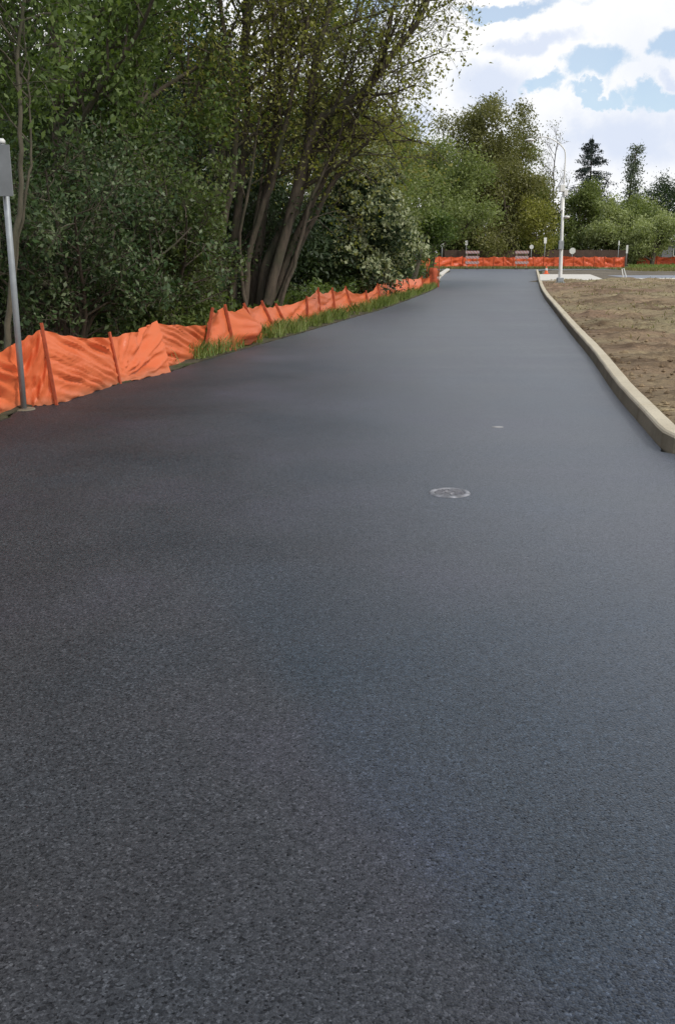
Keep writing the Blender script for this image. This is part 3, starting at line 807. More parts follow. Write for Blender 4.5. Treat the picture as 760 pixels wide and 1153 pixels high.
# --- second row, closing the gaps
k = 0
for (px, Y, h, w, mt, nl, lb) in [(20, 30, 7.0, 9, 'lf_dark', 22000, 'dark tree deep in the wood behind the sign'),
                             (120, 33, 7.6, 9, 'lf_dark', 22000, 'dark tree deep in the wood behind the two shrubs'),
                             (215, 36, 7.6, 9, 'lf_dark', 20000, 'dark tree deep in the wood left of the many stems'),
                             (300, 38, 7.6, 9, 'lf_green', 20000, 'green tree deep in the wood seen between the many stems'),
                             (372, 44, 8.0, 7, 'lf_olive', 16000, 'olive tree behind the pale blossoming shrub')]:
    tree('broadleaf_tree', lb, 'tree', X(px, Y), Y, h, w, mt, 60 + k, nl, 0.15, 0.18, 0.08, n=(15, 6, 4), sigma=0.42, group=GR, lv=3); k += 1
k = 0
for (px, Y, h, w, lb) in [(-30, 24, 4.5, 5, 'dark undergrowth bush at the far left edge of the wood'), (60, 25, 5.0, 5.5, 'dark undergrowth bush behind the dark grey-green shrub'), (140, 27, 5.2, 5.5, 'dark undergrowth bush behind the light glossy shrub'),
                      (215, 30, 5.0, 5.0, 'dark undergrowth bush left of the many-stemmed tree'), (290, 31, 4.5, 5.0, 'dark undergrowth bush behind the many stems'), (350, 33.5, 3.2, 4.0, 'dark undergrowth bush left of the pale blossoming shrub')]:
    shrub('bush', lb, 'bush', X(px, Y), Y, h, w, 'lf_dark', 80 + k, 11000, 0.17, lumps=20, group='dark undergrowth bushes in the wood'); k += 1

# --- pale blossoming shrub
shrub('rhododendron', 'rounded dark shrub covered in pale blossoms above the far end of the near fence', 'shrub', X(402, 34), 34.0, 4.9, 4.0, 'lf_dark', 90, 17000, 0.13, lumps=34, blossom=('blossom', 2100, 0.075, 0.14), hollow=0.5)
# understorey below the many stems
rng_u = np.random.default_rng(6); pts = []
for _ in range(9000):
    Y = rng_u.uniform(16.5, 33); fx = np.interp(Y, [15.5, 16.7, 18.6, 20, 21, 24, 25.5, 28, 33], [X(228, 15.5), X(263, 16.7), X(293, 18.6), X(311, 20), X(324, 21), X(355, 24), X(377, 25.5), X(397, 28), X(428, 33)])
    x = fx - 0.35 - rng_u.random() * 2.6
    hz = 0.55 + 0.5 * mnoise.noise(Vector((x * 0.9, Y * 0.6, 2)))
    pts.append((x, Y, max(0.05, rng_u.random() ** 0.6 * hz)))
o = leaf_mesh('ground_cover', pts, 0.13, M['lf_green'], rng_u, None, -0.4, 0.35)
tag(o, 'ferny green ground cover between the fence and the many-stemmed tree', 'ground cover', kind='stuff')

# --- middle distance, centre
tree('round_tree', 'leafy green tree just right of the blossoming shrub', 'tree', X(432, 50), 50, 7.6, 5.5, 'lf_mid', 101, 22000, 0.15, 0.13, 0.1, sigma=0.34, stems=3, n=(10, 6, 4), spread=16)
tree('round_tree', 'wide mid-green tree standing left of the two striped barricades', 'tree', X(484, 66), 66, 10.2, 7.8, 'lf_mid', 102, 32000, 0.19, 0.17, 0.1, sigma=0.42, n=(14, 6, 4), shape=lambda t: 1.15 - 0.8 * abs(t - 0.4))
shrub('bush', 'low green bush at the left corner of the road end', 'bush', X(455, 62), 62, 2.6, 5.0, 'lf_green', 103, 8000, 0.17, lumps=14)
tree('leaning_tree', 'small dark leaning tree beside the end of the near fence', 'tree', X(464, 52), 52, 3.6, 3.2, 'lf_green', 104, 7000, 0.14, 0.15, 0.3, lean=(0.35, 0), sigma=0.22, n=(9, 5, 4))
# --- far trees
def far(name, label, px, Y, top_px, w, mt, seed, nl, leaf=0.34, **k):
    h = (284 - top_px) / F * Y * 0.97 + H
    nl = int(nl * 1.25); leaf *= 0.85
    return tree(name, label, 'tree', X(px, Y), Y, h / 1.0, w, mt, seed, nl, leaf, k.pop('trunk_r', 0.3), k.pop('clear', 0.12), sigma=k.pop('sigma', 0.75), **k)
far('open_tree', 'tallest open-crowned tree at centre with sky showing through its top', 548, 128, 130, 13, 'lf_brown', 111, 17000, 0.36, sigma=0.55, n=(15, 6, 4), trunk_r=0.32)
far('open_tree', 'open-crowned tree left of the tallest centre tree', 517, 126, 134, 11, 'lf_brown', 112, 15000, 0.36, sigma=0.6, n=(14, 6, 4))
far('open_tree', 'open-crowned tree right of the tallest centre tree', 574, 130, 158, 8, 'lf_mid', 113, 10000, 0.36, sigma=0.6, n=(14, 6, 4))
far('round_tree', 'brownish green bushy tree behind the left barricade', 530, 122, 205, 11, 'lf_brown', 114, 15000, clear=0.15, trunk_r=0.35)
far('round_tree', 'brownish green bushy tree behind the right barricade', 580, 121, 205, 11, 'lf_brown', 115, 15000, clear=0.12)
far('round_tree', 'dark bushy tree at the left behind the wide mid-green tree', 495, 120, 185, 10, 'lf_green', 116, 12000, clear=0.1)
far('small_tree', 'small yellow-green tree left of the lamp post', 611, 118, 226, 4.6, 'lf_yellow', 117, 4500, 0.3, sigma=0.5, trunk_r=0.14)
far('round_tree', 'bronze-green tree just left of the lamp post', 606, 132, 212, 6.5, 'lf_brown', 118, 9000)
far('bare_tree', 'thin bare-branched tree behind the curved lamp arm', 622, 150, 146, 9, 'lf_brown', 119, 500, 0.3, sigma=0.4, bark='bark_grey', trunk_r=0.16, n=(16, 7, 4), wood_lvl=3, angles=(38, 36, 36))
far('round_tree', 'green tree just right of the lamp post', 652, 128, 216, 7, 'lf_mid', 120, 11000, sigma=0.5)
far('round_tree', 'green tree below the dark conifer', 682, 126, 232, 8, 'lf_mid', 121, 12000)
far('willow_tree', 'pale grey-green willow in front of the slim tree', 700, 121, 238, 6.5, 'lf_willow', 122, 10000, 0.3, sigma=0.45, droop=0.7)
far('willow_tree', 'pale green willow beside the grey house', 733, 119, 250, 6, 'lf_willow', 123, 8000, 0.3, sigma=0.42, droop=0.7)
far('slim_tree', 'slim tall greyish tree right of the conifer', 700, 146, 166, 3.6, 'lf_slim', 124, 3800, 0.36, sigma=0.4, wander=0.03, trunk_r=0.2, n=(26, 5, 4), shape=lambda t: 1.1 - 0.5 * t)
far('round_tree', 'dark tree at the right edge behind the house', 760, 165, 214, 11, 'lf_dark', 125, 9000, 0.42)
far('round_tree', 'grey-green tree between the slim tree and the right edge', 737, 160, 226, 7, 'lf_willow', 126, 7000, 0.4)
far('round_tree', 'green tree beyond the right edge of the field', 800, 120, 226, 10, 'lf_mid', 127, 9000)
far('round_tree', 'green tree in the far row left of the blossoming shrub', 440, 110, 170, 12, 'lf_mid', 128, 9000)
k = 0
for (px, Y, h, w, mt, lb) in [(470, 124, 4.5, 9, 'lf_green', 'green bush behind the far fence left of the barricades'), (512, 124, 3.8, 8, 'lf_green', 'green bush behind the left barricade'), (556, 124, 3.4, 8, 'lf_dark', 'dark bush between the two barricades'),
                      (596, 124, 3.8, 7, 'lf_green', 'green bush behind the far signs left of the lamp post'), (636, 124, 4.6, 8, 'lf_mid', 'green bush behind the lamp post'), (668, 124, 4.8, 8, 'lf_mid', 'green bush right of the lamp post'),
                      (700, 124, 4.4, 8, 'lf_mid', 'green bush at the foot of the willows'), (730, 124, 3.8, 6, 'lf_willow', 'pale bush left of the grey house')]:
    shrub('bush', lb, 'bush', X(px, Y), Y, h, w, mt, 140 + k, 5500, 0.34, lumps=16, group='bushes behind the far fence', depth=4); k += 1

# conifer
def conifer(label, px, Y, top_px, w, seed):
    rng = np.random.default_rng(seed)
    h = (284 - top_px) / F * Y * 0.97 + H
    root = empty('conifer', (X(px, Y), Y, -0.03), label=label, cat='conifer')
    mb = MB(); mb.tube([(0, 0, 0), (0.05, 0, h * 0.5), (0, 0, h)], [0.3, 0.18, 0.02], 7, cap=False)
    P = []; z = h * 0.28
    while z < h * 0.985:
        t = (z - h * 0.28) / (h * 0.72); r = w / 2 * (1 - t) ** 0.85 + 0.15
        for k in range(rng.integers(5, 8)):
            a = rng.random() * 6.283; rl = r * rng.uniform(0.6, 1.18)
            e = np.array((math.cos(a) * rl, math.sin(a) * rl, -0.12 * rl + 0.2 * (t > 0.7) * rl)); s0 = np.array((0, 0, z)); c = s0 + e
            mb.tube([s0, s0 + e * 0.5 + np.array((0, 0, 0.08 * rl)), c], [0.05, 0.03, 0.01], 4, cap=False)
            m = int(16 + 26 * rl)
            tt = rng.uniform(0.15, 1.02, m)[:, None]
            q = s0 + e * tt + rng.normal(size=(m, 3)) * np.array((0.22, 0.22, 0.12)) * (0.5 + 0.12 * rl)
            q[:, 2] -= np.abs(rng.normal(size=m)) * 0.22
            P.append(q)
        z += h * rng.uniform(0.022, 0.04)
    mb.build('trunk', M['bark'], root, True)
    leaf_mesh('crown', np.concatenate(P), 0.36, M['needles'], rng, root, 0.6, 0.35)
conifer('dark pointed conifer rising above the green trees', 658, 150, 160, 12, 200)

# ------------------------------------------------------------------ orange silt fence
def fence_run(name, label, st, seed, group=None, mat='fabric', amp=0.035, nu=26, nv=16, stake=0.02, sag=0.04, stake_idx=None, tip=0.06, folds=None, front=True):
    """st: list of (bottom xyz, top xyz)"""
    rng = np.random.default_rng(seed)
    b0 = np.array(st[0][0]) * 0.5 + np.array(st[-1][0]) * 0.5; b0[2] = 0
    root = empty(name, tuple(b0), label=label, cat='silt fence', group=group)
    v = []; f = []; cols = 0
    for i in range(len(st) - 1):
        A0, A1 = np.array(st[i][0]) - b0, np.array(st[i][1]) - b0
        B0, B1 = np.array(st[i + 1][0]) - b0, np.array(st[i + 1][1]) - b0
        d = B0 - A0; ln = np.linalg.norm(d[:2]); nr = np.array((d[1], -d[0], 0)) / (ln + 1e-9)
        if nr[1] > 0: nr = -nr
        fd = folds[i] if folds and i < len(folds) and folds[i] else (rng.uniform(-1.6, 1.6), rng.uniform(2.2, 3.6))
        sl, fr = fd[0], fd[1]; ph = rng.random() * 6
        sg = sag * rng.uniform(0.4, 1.5) * min(1.5, ln); bow = rng.normal() * 0.05
        for a in range(nu + (1 if i == len(st) - 2 else 0)):
            u = a / nu; win = math.sin(math.pi * min(max(u, 0), 1)) ** 0.6
            lo = A0 + (B0 - A0) * u; hi = A1 + (B1 - A1) * u
            hi = hi - np.array((0, 0, sg * 4 * u * (1 - u))) + np.array((0, 0, 0.012 * math.sin(u * 17 + ph) * win))
            lo = lo + np.array((0, 0, 0.012 * math.sin(u * 23 + ph)))
            for b in range(nv + 1):
                w = b / nv; p = lo + (hi - lo) * w
                if len(fd) > 2:    # creases radiate from a pinch point (u0, w0)
                    an = math.atan2((w - fd[3]) * 0.8, (u - fd[2]) * ln + 1e-6); rr = math.hypot((w - fd[3]) * 0.8, (u - fd[2]) * ln)
                    al, ac = rr * 0.7, an * 0.9; k_ = min(1, rr * 3)
                else:              # taut creases run slantwise from stake to stake
                    al, ac = u * 0.9, w + sl * (u - 0.5) * 0.45 + 0.2 * sl * (u - 0.5) ** 2; k_ = 1
                def ridge(f_, o_): return 0.55 - 2.3 * abs(mnoise.noise(Vector((al * 0.9 + i * 5.3, ac * f_ + o_, seed * 1.7))))
                s = k_ * (1.25 * ridge(fr * 1.9, 0.0) + 0.55 * ridge(fr * 4.3, 9.0) + 0.2 * ridge(fr * 9, 3.0))
                s *= 0.45 + 1.1 * abs(mnoise.noise(Vector((u * 1.7 + i * 9, w * 2.3, seed + 8)))) * 2
                e = amp * s * (0.25 + 0.75 * win) * (0.5 + 0.8 * math.sin(math.pi * (0.12 + 0.76 * w)))
                p = p + nr * (e + bow * win * math.sin(math.pi * w) * ln)
                v.append(tuple(p))
            cols += 1
    n = nv + 1
    for c in range(cols - 1):
        for b in range(nv):
            q = c * n + b; f.append((q, q + n, q + n + 1, q + 1))
    fab = mesh_obj('fabric', v, f, M[mat], root, True)
    for i, (b, t) in enumerate(st):
        if stake_idx is not None and i not in stake_idx: continue
        b = np.array(b) - b0; t = np.array(t) - b0
        dr = (t - b) / np.linalg.norm(t - b)
        j = min(i, len(st) - 2); dd = np.array(st[j + 1][0]) - np.array(st[j][0]); nr = np.array((dd[1], -dd[0], 0)); nr /= np.linalg.norm(nr)
        if nr[1] > 0: nr = -nr
        off = nr * (stake * 0.9 + 0.012)
        if not front: off = -off
        q0 = b + off - dr * 0.05; q1 = t + off + dr * tip
        rot = Vector(dr).to_track_quat('Z', 'X').to_matrix()
        mb = MB(); mb.box(tuple((q0 + q1) / 2), (stake * 2, stake * 2, float(np.linalg.norm(q1 - q0))), 0, 0.003 if stake > 0.015 else 0, rot)
        mb.build('stake', M['stake'], root)
    return root

def S_(b, t, dY=0.0):
    """station: foot seen at pixel b on the ground, head seen at pixel t at about the same distance"""
    g = G(b[0], b[1], 0.0); return (g, V(t[0], t[1], g[1] + dY))

fence_run('silt_fence', 'wrinkled orange silt fence beside the sign post, nearest to the viewer',
          [S_((-120, 523), (-140, 430)), S_((-30, 480), (-38, 411)), S_((27, 457), (16, 387)), S_((62, 456), (46, 371)), S_((134, 432), (123, 380), 0.05), S_((193, 419), (178, 361), 0.15)], 1,
          amp=0.06, nu=46, nv=30, sag=0.02, stake_idx=[3, 4], stake=0.014, tip=0.07,
          folds=[(1.2, 2.4), (1.4, 2.6), (-1.0, 1.3), (1.7, 3.0), (0, 2.6, 0.08, 0.05)])
fence_run('silt_fence', 'short sagging orange fence piece with deep diagonal folds, past the nearest run',
          [S_((186, 416), (176, 364), 0.12), S_((228, 402), (233, 366), 0.05)], 2, amp=0.065, nu=40, nv=26, sag=0.02, stake_idx=[], folds=[(1.7, 3.2)])
C_ = [((228, 402), (237, 350)), ((263, 395), (252, 346)), ((293, 384), (274, 344)), ((311, 377), (294, 341)), ((324, 372), (310, 344)), ((346, 366), (344, 336)),
      ((360, 361), (357, 326)), ((377, 357), (373, 326)), ((397, 352), (388, 324)), ((414, 347), (411, 329)), ((428, 342), (424, 321)), ((445, 336), (441, 313)), ((461, 332), (458, 313)), ((475, 328), (474, 312)), ((484, 325), (484, 310))]
fence_run('silt_fence', 'long orange silt fence with many leaning stakes behind the grass tufts', [S_(a, b) for a, b in C_], 3, amp=0.045, nu=14, nv=12, sag=0.05, stake=0.022, tip=0.05)
# bundled fence end
def bundle():
    g = G(487, 323.5); Y = g[1]
    root = empty('fence_bundle', g, label='dark red-orange bundle of rolled fence at the far end of the near fence', cat='fence roll')
    mb = MB(); rng = random.Random(4)
    prof = [(0.0, 0.0), (0.2, 0.0), (0.23, 0.15), (0.19, 0.45), (0.215, 0.7), (0.17, 0.9), (0.0, 0.9)]
    mb.lathe(prof, 18)
    mb.v = [(x * (1 + 0.12 * math.sin(5 * math.atan2(y, x) + z * 4)), y * (1 + 0.12 * math.sin(5 * math.atan2(y, x) + z * 4)), z) for x, y, z in mb.v]
    mb.build('roll', M['stake'], root, True)
    for dx in (-0.28, 0.27):
        m2 = MB(); m2.box((dx, 0.02, 0.48), (0.05, 0.05, 1.0), 0, 0.004); m2.build('stake', M['stake'], root)
bundle()

# far fences
def far_run(label, pxs, yb, yt, seed, n):
    st = []
    rng = np.random.default_rng(seed)
    for i in range(n + 1):
        t = i / n; px = pxs[0] + (pxs[1] - pxs[0]) * t
        b = G(px, yb[0] + (yb[1] - yb[0]) * t); hgt = yt + rng.normal() * 0.05
        st.append((b, (b[0] + rng.normal() * 0.05, b[1], max(0.3, hgt))))
    fence_run('mesh_fence', label, st, seed, 'orange fences across the road end', 'mesh_fabric', amp=0.13, nu=12, nv=8, sag=0.07, stake=0.025, tip=0.05)
far_run('far orange fence left of the barricades, partly behind the leaning tree', (456, 520), (302, 301.3), 1.15, 71, 5)
far_run('longest far orange fence behind both barricades and the lamp post', (521, 702), (301.4, 301.2), 1.12, 72, 16)
far_run('far low orange fence at the right edge on the grass strip', (716, 850), (299.5, 299.5), 1.15, 73, 6)

# brown board fence behind
def board_fence():
    a = np.array((X(500, 118), 118)); b = np.array((X(705, 118), 118.0)); n = 60
    root = empty('board_fence', (float(a[0]), float(a[1]), 0), label='long dark brown board fence behind the far orange fence', cat='fence')
    mb = MB(); d = (b - a); L0 = np.linalg.norm(d); an = math.atan2(d[1], d[0]); R = Vector((0, 0, 1))
    from mathutils import Matrix
    rot = Matrix.Rotation(an, 3, 'Z'); rng = random.Random(3)
    nb = int(L0 / 0.16)
    for i in range(nb):
        p = d * ((i + 0.5) / nb); hh = 1.85 + rng.uniform(-0.02, 0.02)
        mb.box((p[0], p[1] + rng.uniform(-0.004, 0.004), hh / 2), (0.152, 0.02, hh), 0, 0, rot)
    mb.build('boards', M['brown_board'], root)
    for i in range(0, 11):
        p = d * (i / 10); m = MB(); m.box((p[0], p[1] + 0.08, 0.97), (0.1, 0.1, 1.94), 0, 0.006, rot); m.build('post', M['brown_board'], root)
board_fence()

# ------------------------------------------------------------------ signs, lamp, barricades
def near_sign():
    g = G(27.5, 461); Y = g[1]
    root = empty('sign_post', g, label='grey metal sign on a leaning steel pole at the left edge', cat='sign')
    t = np.array(V(2.5, 162, Y)) - np.array(g); t[1] = 0.0
    mb = MB(); mb.tube([(0, 0, -0.05), tuple(t * 0.5), tuple(t)], 0.031, 20); mb.build('pole', M['galv'], root, True)
    c = MB(); d = t / np.linalg.norm(t)
    c.tube([tuple(t), tuple(t + d * 0.03), tuple(t + d * 0.05)], [0.036, 0.036, 0.02], 16); c.build('pole_cap', M['white'], root, True)
    p1 = np.array(V(-1, 193, Y)) - np.array(g)
    cc = p1 + np.array((-0.05, -0.06, 0))
    rot = Vector(d).to_track_quat('Z', 'Y').to_matrix()
    from mathutils import Matrix
    ang = Matrix.Rotation(math.atan2(d[0], d[2]), 3, 'Y') @ Matrix.Rotation(math.radians(-14), 3, 'Z')
    s = MB(); s.box(tuple(cc), (0.44, 0.006, 0.48), 0, 0.0025, ang)
    s.build('sign_panel', M['alu'], root)
    for dz in (-0.15, 0.15):
        k = MB(); k.box(tuple(cc + np.array((d[0] * dz, 0.018, dz))), (0.34, 0.022, 0.035), 0, 0.003, ang); k.build('bracket', M['reflector'], root)
    for dz in (-0.15, 0.15):
        q = t * ((cc[2] + dz) / t[2]); k = MB(); k.tube([tuple(q - d * 0.02), tuple(q + d * 0.02)], 0.037, 16); k.build('clamp', M['galv'], root, True)
    f = MB(); f.lathe([(0.0, 0.012), (0.11, 0.012), (0.13, -0.02)], 18); f.build('footing', M['kerb_face'], root)
near_sign()

def lamp():
    g = G(630, 318.3, 0.17); Y = g[1]; b = np.array(g)
    root = empty('street_lamp', g, label='tall pale lamp post with a curved arm on the concrete pad', cat='street lamp')
    top = np.array(V(634.5, 207, Y)) - b; top[1] = 0
    k2 = np.array(V(636, 172, Y)) - b
    h = top[2]
    m = MB(); m.tube([(0, 0, 0.0), (0, 0, 0.25), tuple(top * 0.5), tuple(top)], [0.105, 0.095, 0.075, 0.055], 14); m.build('pole', M['lamp_grey'], root, True)
    m = MB(); m.box((0, 0, 0.02), (0.42, 0.42, 0.04), 0, 0.006); m.box((0, 0, 0.14), (0.3, 0.3, 0.2), 0, 0.02); m.build('base', M['galv'], root)
    arm = [V(px, py, Y) for px, py in ((634.5, 207), (635.6, 190), (636, 172), (632.5, 165), (626, 159.5), (617, 155), (608, 154), (602, 156.5))]
    arm = smooth_line([np.array(p) - b for p in arm], 4); m = MB(); m.tube([tuple(p) for p in arm], [0.033 - 0.012 * i / len(arm) for i in range(len(arm))], 8)
    m.build('arm', M['lamp_grey'], root, True)
    e = arm[-1]; m = MB()
    m.lathe([(0.0, 0.06), (0.06, 0.05), (0.16, -0.02), (0.2, -0.06), (0.17, -0.09), (0.0, -0.1)], 14, (e[0] - 0.22, e[1], e[2] - 0.02))
    m.v = [(e[0] - 0.22 + (x - e[0] + 0.22) * 1.3, y, e[2] + (z - e[2]) * 0.75) for x, y, z in m.v]; m.build('lamp_head', M['lamp_grey'], root, True)
    # wrapped fittings near the pole top
    for i, (px, py, w, hh) in enumerate([(632, 212, 0.26, 0.34), (635.8, 217, 0.2, 0.3), (631.6, 230, 0.14, 0.6)]):
        c = np.array(V(px, py, Y)) - b; m = MB(); m.box(tuple(c + np.array((0, -0.12, 0))), (w, 0.16, hh), 0, 0.03); m.build('fitting', M['lamp_grey'], root)
    c = np.array(V(637.5, 244.3, Y)) - b; m = MB(); m.lathe([(0.0, 0.07), (0.12, 0.05), (0.17, 0), (0.12, -0.06), (0, -0.08)], 12, tuple(c)); m.tube([tuple(c), (c[0] - 0.3, c[1], c[2])], 0.025, 6)
    m.build('sensor', M['white'], root, True)
    c = np.array(V(630.6, 276, Y)) - b; m = MB(); m.box((c[0], -0.14, c[2]), (0.24, 0.12, 0.42), 0, 0.02); m.build('control_box', M['galv'], root)
lamp()

def copy_tree(o, parent=None):
    c = o.copy(); COL.objects.link(c)
    if parent: c.parent = parent
    for ch in list(o.children): copy_tree(ch, c)
    return c
def barricade():
    root = empty('barricade', G(531, 303.2), label='red and white striped road barricade, left of the two', cat='barricade', group='barricades at the road end')
    for z in (0.62, 1.12, 1.6):
        m = MB(); m.box((0, -0.04, z), (1.32, 0.03, 0.24), 0, 0.004); m.build('rail', M['stripes'], root)
    for x in (-0.5, 0.5):
        m = MB(); m.box((x, 0, 0.9), (0.06, 0.045, 1.72), 0, 0.004); m.build('upright', M['wood'], root)
        m = MB(); m.box((x, 0, 0.03), (0.07, 1.3, 0.06), 0, 0.004); m.build('foot', M['dark_metal'], root)
        m = MB(); m.box((x, -0.3, 0.075), (0.3, 0.35, 0.03), 0, 0.01); m.build('sandbag', M['dark_rubber'], root)
    c = copy_tree(root); c.location = G(586.5, 303.2); c['label'] = 'red and white striped road barricade, right of the two'
    c.rotation_euler.z = 0.06
    # the sandbag lies lower on the copy
barricade()

def small_sign(label, px, pyb, pyt, w, hh, shape='rect', mat='white', rz=0.0, name='road_sign'):
    g = G(px, pyb); Y = g[1]; top = V(px, pyt, Y)[2]
    root = empty(name, g, rz, label=label, cat='sign')
    m = MB(); m.tube([(0, 0, 0), (0, 0, top)], 0.035, 8); m.build('pole', M['galv'], root, True)
    m = MB(); c = (0, -0.05, top - hh / 2)
    if shape == 'rect': m.box(c, (w, 0.015, hh), 0, 0.004)
    else:
        n = 8 if shape == 'oct' else (4 if shape == 'dia' else 20); r = w / 2
        o = math.pi / 8 if shape == 'oct' else 0
        fr = [(c[0] + r * math.cos(2 * math.pi * i / n + o), c[1] - 0.008, c[2] + r * math.sin(2 * math.pi * i / n + o)) for i in range(n)]
        bk = [(x, y + 0.016, z) for x, y, z in fr]
        m.add(fr + bk, [tuple(range(n)), tuple(range(2 * n - 1, n - 1, -1))] + [(i, n + i, n + (i + 1) % n, (i + 1) % n) for i in range(n)])
    m.build('sign_panel', M[mat], root)
    return root
small_sign('small white upright sign left of the barricades', 497, 300.6, 271, 0.42, 0.62)
small_sign('small white diamond sign between the right barricade and the lamp post', 597, 300.2, 275.5, 0.48, 0.5, 'round')
small_sign('tall grey post with small upright sign left of the lamp post', 612, 301, 267.5, 0.3, 0.62, mat='lamp_grey')
small_sign('wide white rounded sign just right of the lamp post', 643, 300, 279.5, 0.75, 0.6, 'oct')
small_sign('white upright sign in front of the willows', 704, 300.5, 276, 0.22, 0.9)
small_sign('thin grey marker post left of the sign before the willows', 694.5, 300.5, 271, 0.12, 0.5, mat='lamp_grey')
small_sign('small pale sign behind the left barricade', 524, 300, 271, 0.3, 0.5, mat='lamp_grey')

# pale survey stakes near the far kerb
for i, (px, py, lean_) in enumerate([(702.0, 318.4, -0.22), (706.5, 317.6, -0.38)]):
    g = G(px, py); m = MB(); m.box((lean_ * 0.33, 0, 0.36), (0.05, 0.04, 0.78), 0, 0.004)
    m.v = [(x - lean_ * 0.33 + lean_ * z, y, z) for x, y, z in m.v]
    o = m.build('survey_stake', M['lamp_grey']); o.location = g
    tag(o, ['pale survey stake by the far kerb, left of the leaning pair', 'pale survey stake by the far kerb, right of the leaning pair'][i], 'stake', 'survey stakes')

# traffic cone near the road end
def cone():
    root = empty('traffic_cone', G(614.5, 308.6, 0.02), label='small orange traffic cone left of the lamp post', cat='traffic cone')
    m = MB(); m.box((0, 0, 0.025), (0.42, 0.42, 0.05), 0, 0.01); m.build('base', M['orange_plastic'], root)
    m = MB(); m.lathe([(0.15, 0.05), (0.13, 0.12), (0.035, 0.56), (0.025, 0.58), (0.0, 0.58)], 18); m.build('cone_body', M['orange_plastic'], root, True)
    m = MB(); m.lathe([(0.108, 0.27), (0.085, 0.42)], 18); m.build('collar', M['white'], root, True)
cone()

# round utility cover in the road
def cover():
    g = G(506, 555.2); root = empty('utility_cover', g, label='small round metal utility cover set in the asphalt', cat='utility cover')
    m = MB(); m.lathe([(0.105, 0.001), (0.107, 0.007), (0.128, 0.009), (0.137, 0.006), (0.142, 0.0005)], 48); m.build('rim', M['cast_rim'], root, True)
    m = MB(); m.lathe([(0.0, 0.006), (0.03, 0.006), (0.032, 0.003), (0.04, 0.003), (0.042, 0.006), (0.1, 0.0055), (0.102, 0.001)], 48)
    for k in range(12):
        a = 2 * math.pi * k / 12; m.tube([(0.05 * math.cos(a), 0.05 * math.sin(a), 0.006), (0.093 * math.cos(a), 0.093 * math.sin(a), 0.006)], 0.003, 5)
    m.build('lid', M['cast'], root, False)
cover()
g = G(560, 481); m = MB(); m.lathe([(0.0, 0.006), (0.025, 0.008), (0.045, 0.004), (0.055, 0.0)], 9)
m.v = [(x * 1.1, y * 0.6, z) for x, y, z in m.v]; o = m.build('pebble', M['leaf_white'], None, True); o.location = (g[0], g[1], 0.001)
tag(o, 'tiny pale flake lying on the asphalt beyond the utility cover', 'pebble')

# house at the right edge
def house():
    Y = 135; x0 = X(744, Y); root = empty('house', (x0, Y, -0.03), label='grey house with a pale roof at the right edge', cat='house')
    W, D, h1, h2 = 13, 9, 3.2, 5.9
    m = MB(); m.box((W / 2, D / 2, h1 / 2), (W, D, h1)); m.build('wall', M['house_wall'], root)
    m = MB(); o_ = 0.5
    v = [(-o_, -o_, h1), (W + o_, -o_, h1), (W + o_, D + o_, h1), (-o_, D + o_, h1), (1.6, D / 2, h2), (W - 1.6, D / 2, h2)]
    v += [(a, b, c - 0.15) for a, b, c in v[:4]]
    m.add(v, [(0, 1, 5, 4), (2, 3, 4, 5), (1, 2, 5), (3, 0, 4), (6, 7, 1, 0), (7, 8, 2, 1), (8, 9, 3, 2), (9, 6, 0, 3), (9, 8, 7, 6)]); m.build('roof', M['roof'], root)
    for x in (2.2, 6.0, 9.8):
        m = MB(); m.box((x, -0.03, 1.7), (1.5, 0.06, 1.2)); fr = m.build('window', M['white'], root)
        m = MB(); m.box((x, -0.07, 1.7), (1.3, 0.03, 1.0)); m.build('pane', M['glass'], fr)
house()

# ------------------------------------------------------------------ camera
cam = bpy.data.cameras.new('camera'); co = bpy.data.objects.new('camera', cam); COL.objects.link(co)
co.location = (0, 0, H); co.rotation_euler = (math.pi / 2 - PITCH, 0, 0)
cam.sensor_fit = 'VERTICAL'; cam.sensor_height = 36.0; cam.lens = 36.0 * F / 1153; cam.clip_end = 8000; cam.clip_start = 0.05
sc.camera = co

# ------------------------------------------------------------------ sky and sun
SUN_AZ = math.radians(128)    # from +Y towards +X
SUN_EL = math.radians(46)
w = bpy.data.worlds.new('World'); sc.world = w; w.use_nodes = True
nt = w.node_tree; nt.nodes.clear()
out = nt.nodes.new('ShaderNodeOutputWorld')
sky = nt.nodes.new('ShaderNodeTexSky'); sky.sky_type = 'NISHITA'; sky.sun_disc = False
sky.sun_elevation = SUN_EL; sky.sun_rotation = SUN_AZ
sky.air_density = 1.0; sky.dust_density = 0.4; sky.ozone_density = 2.0
bg1 = nt.nodes.new('ShaderNodeBackground'); bg1.inputs[1].default_value = 0.15
nt.links.new(sky.outputs[0], bg1.inputs[0])
tc = nt.nodes.new('ShaderNodeTexCoord'); dv = tc.outputs['Generated']
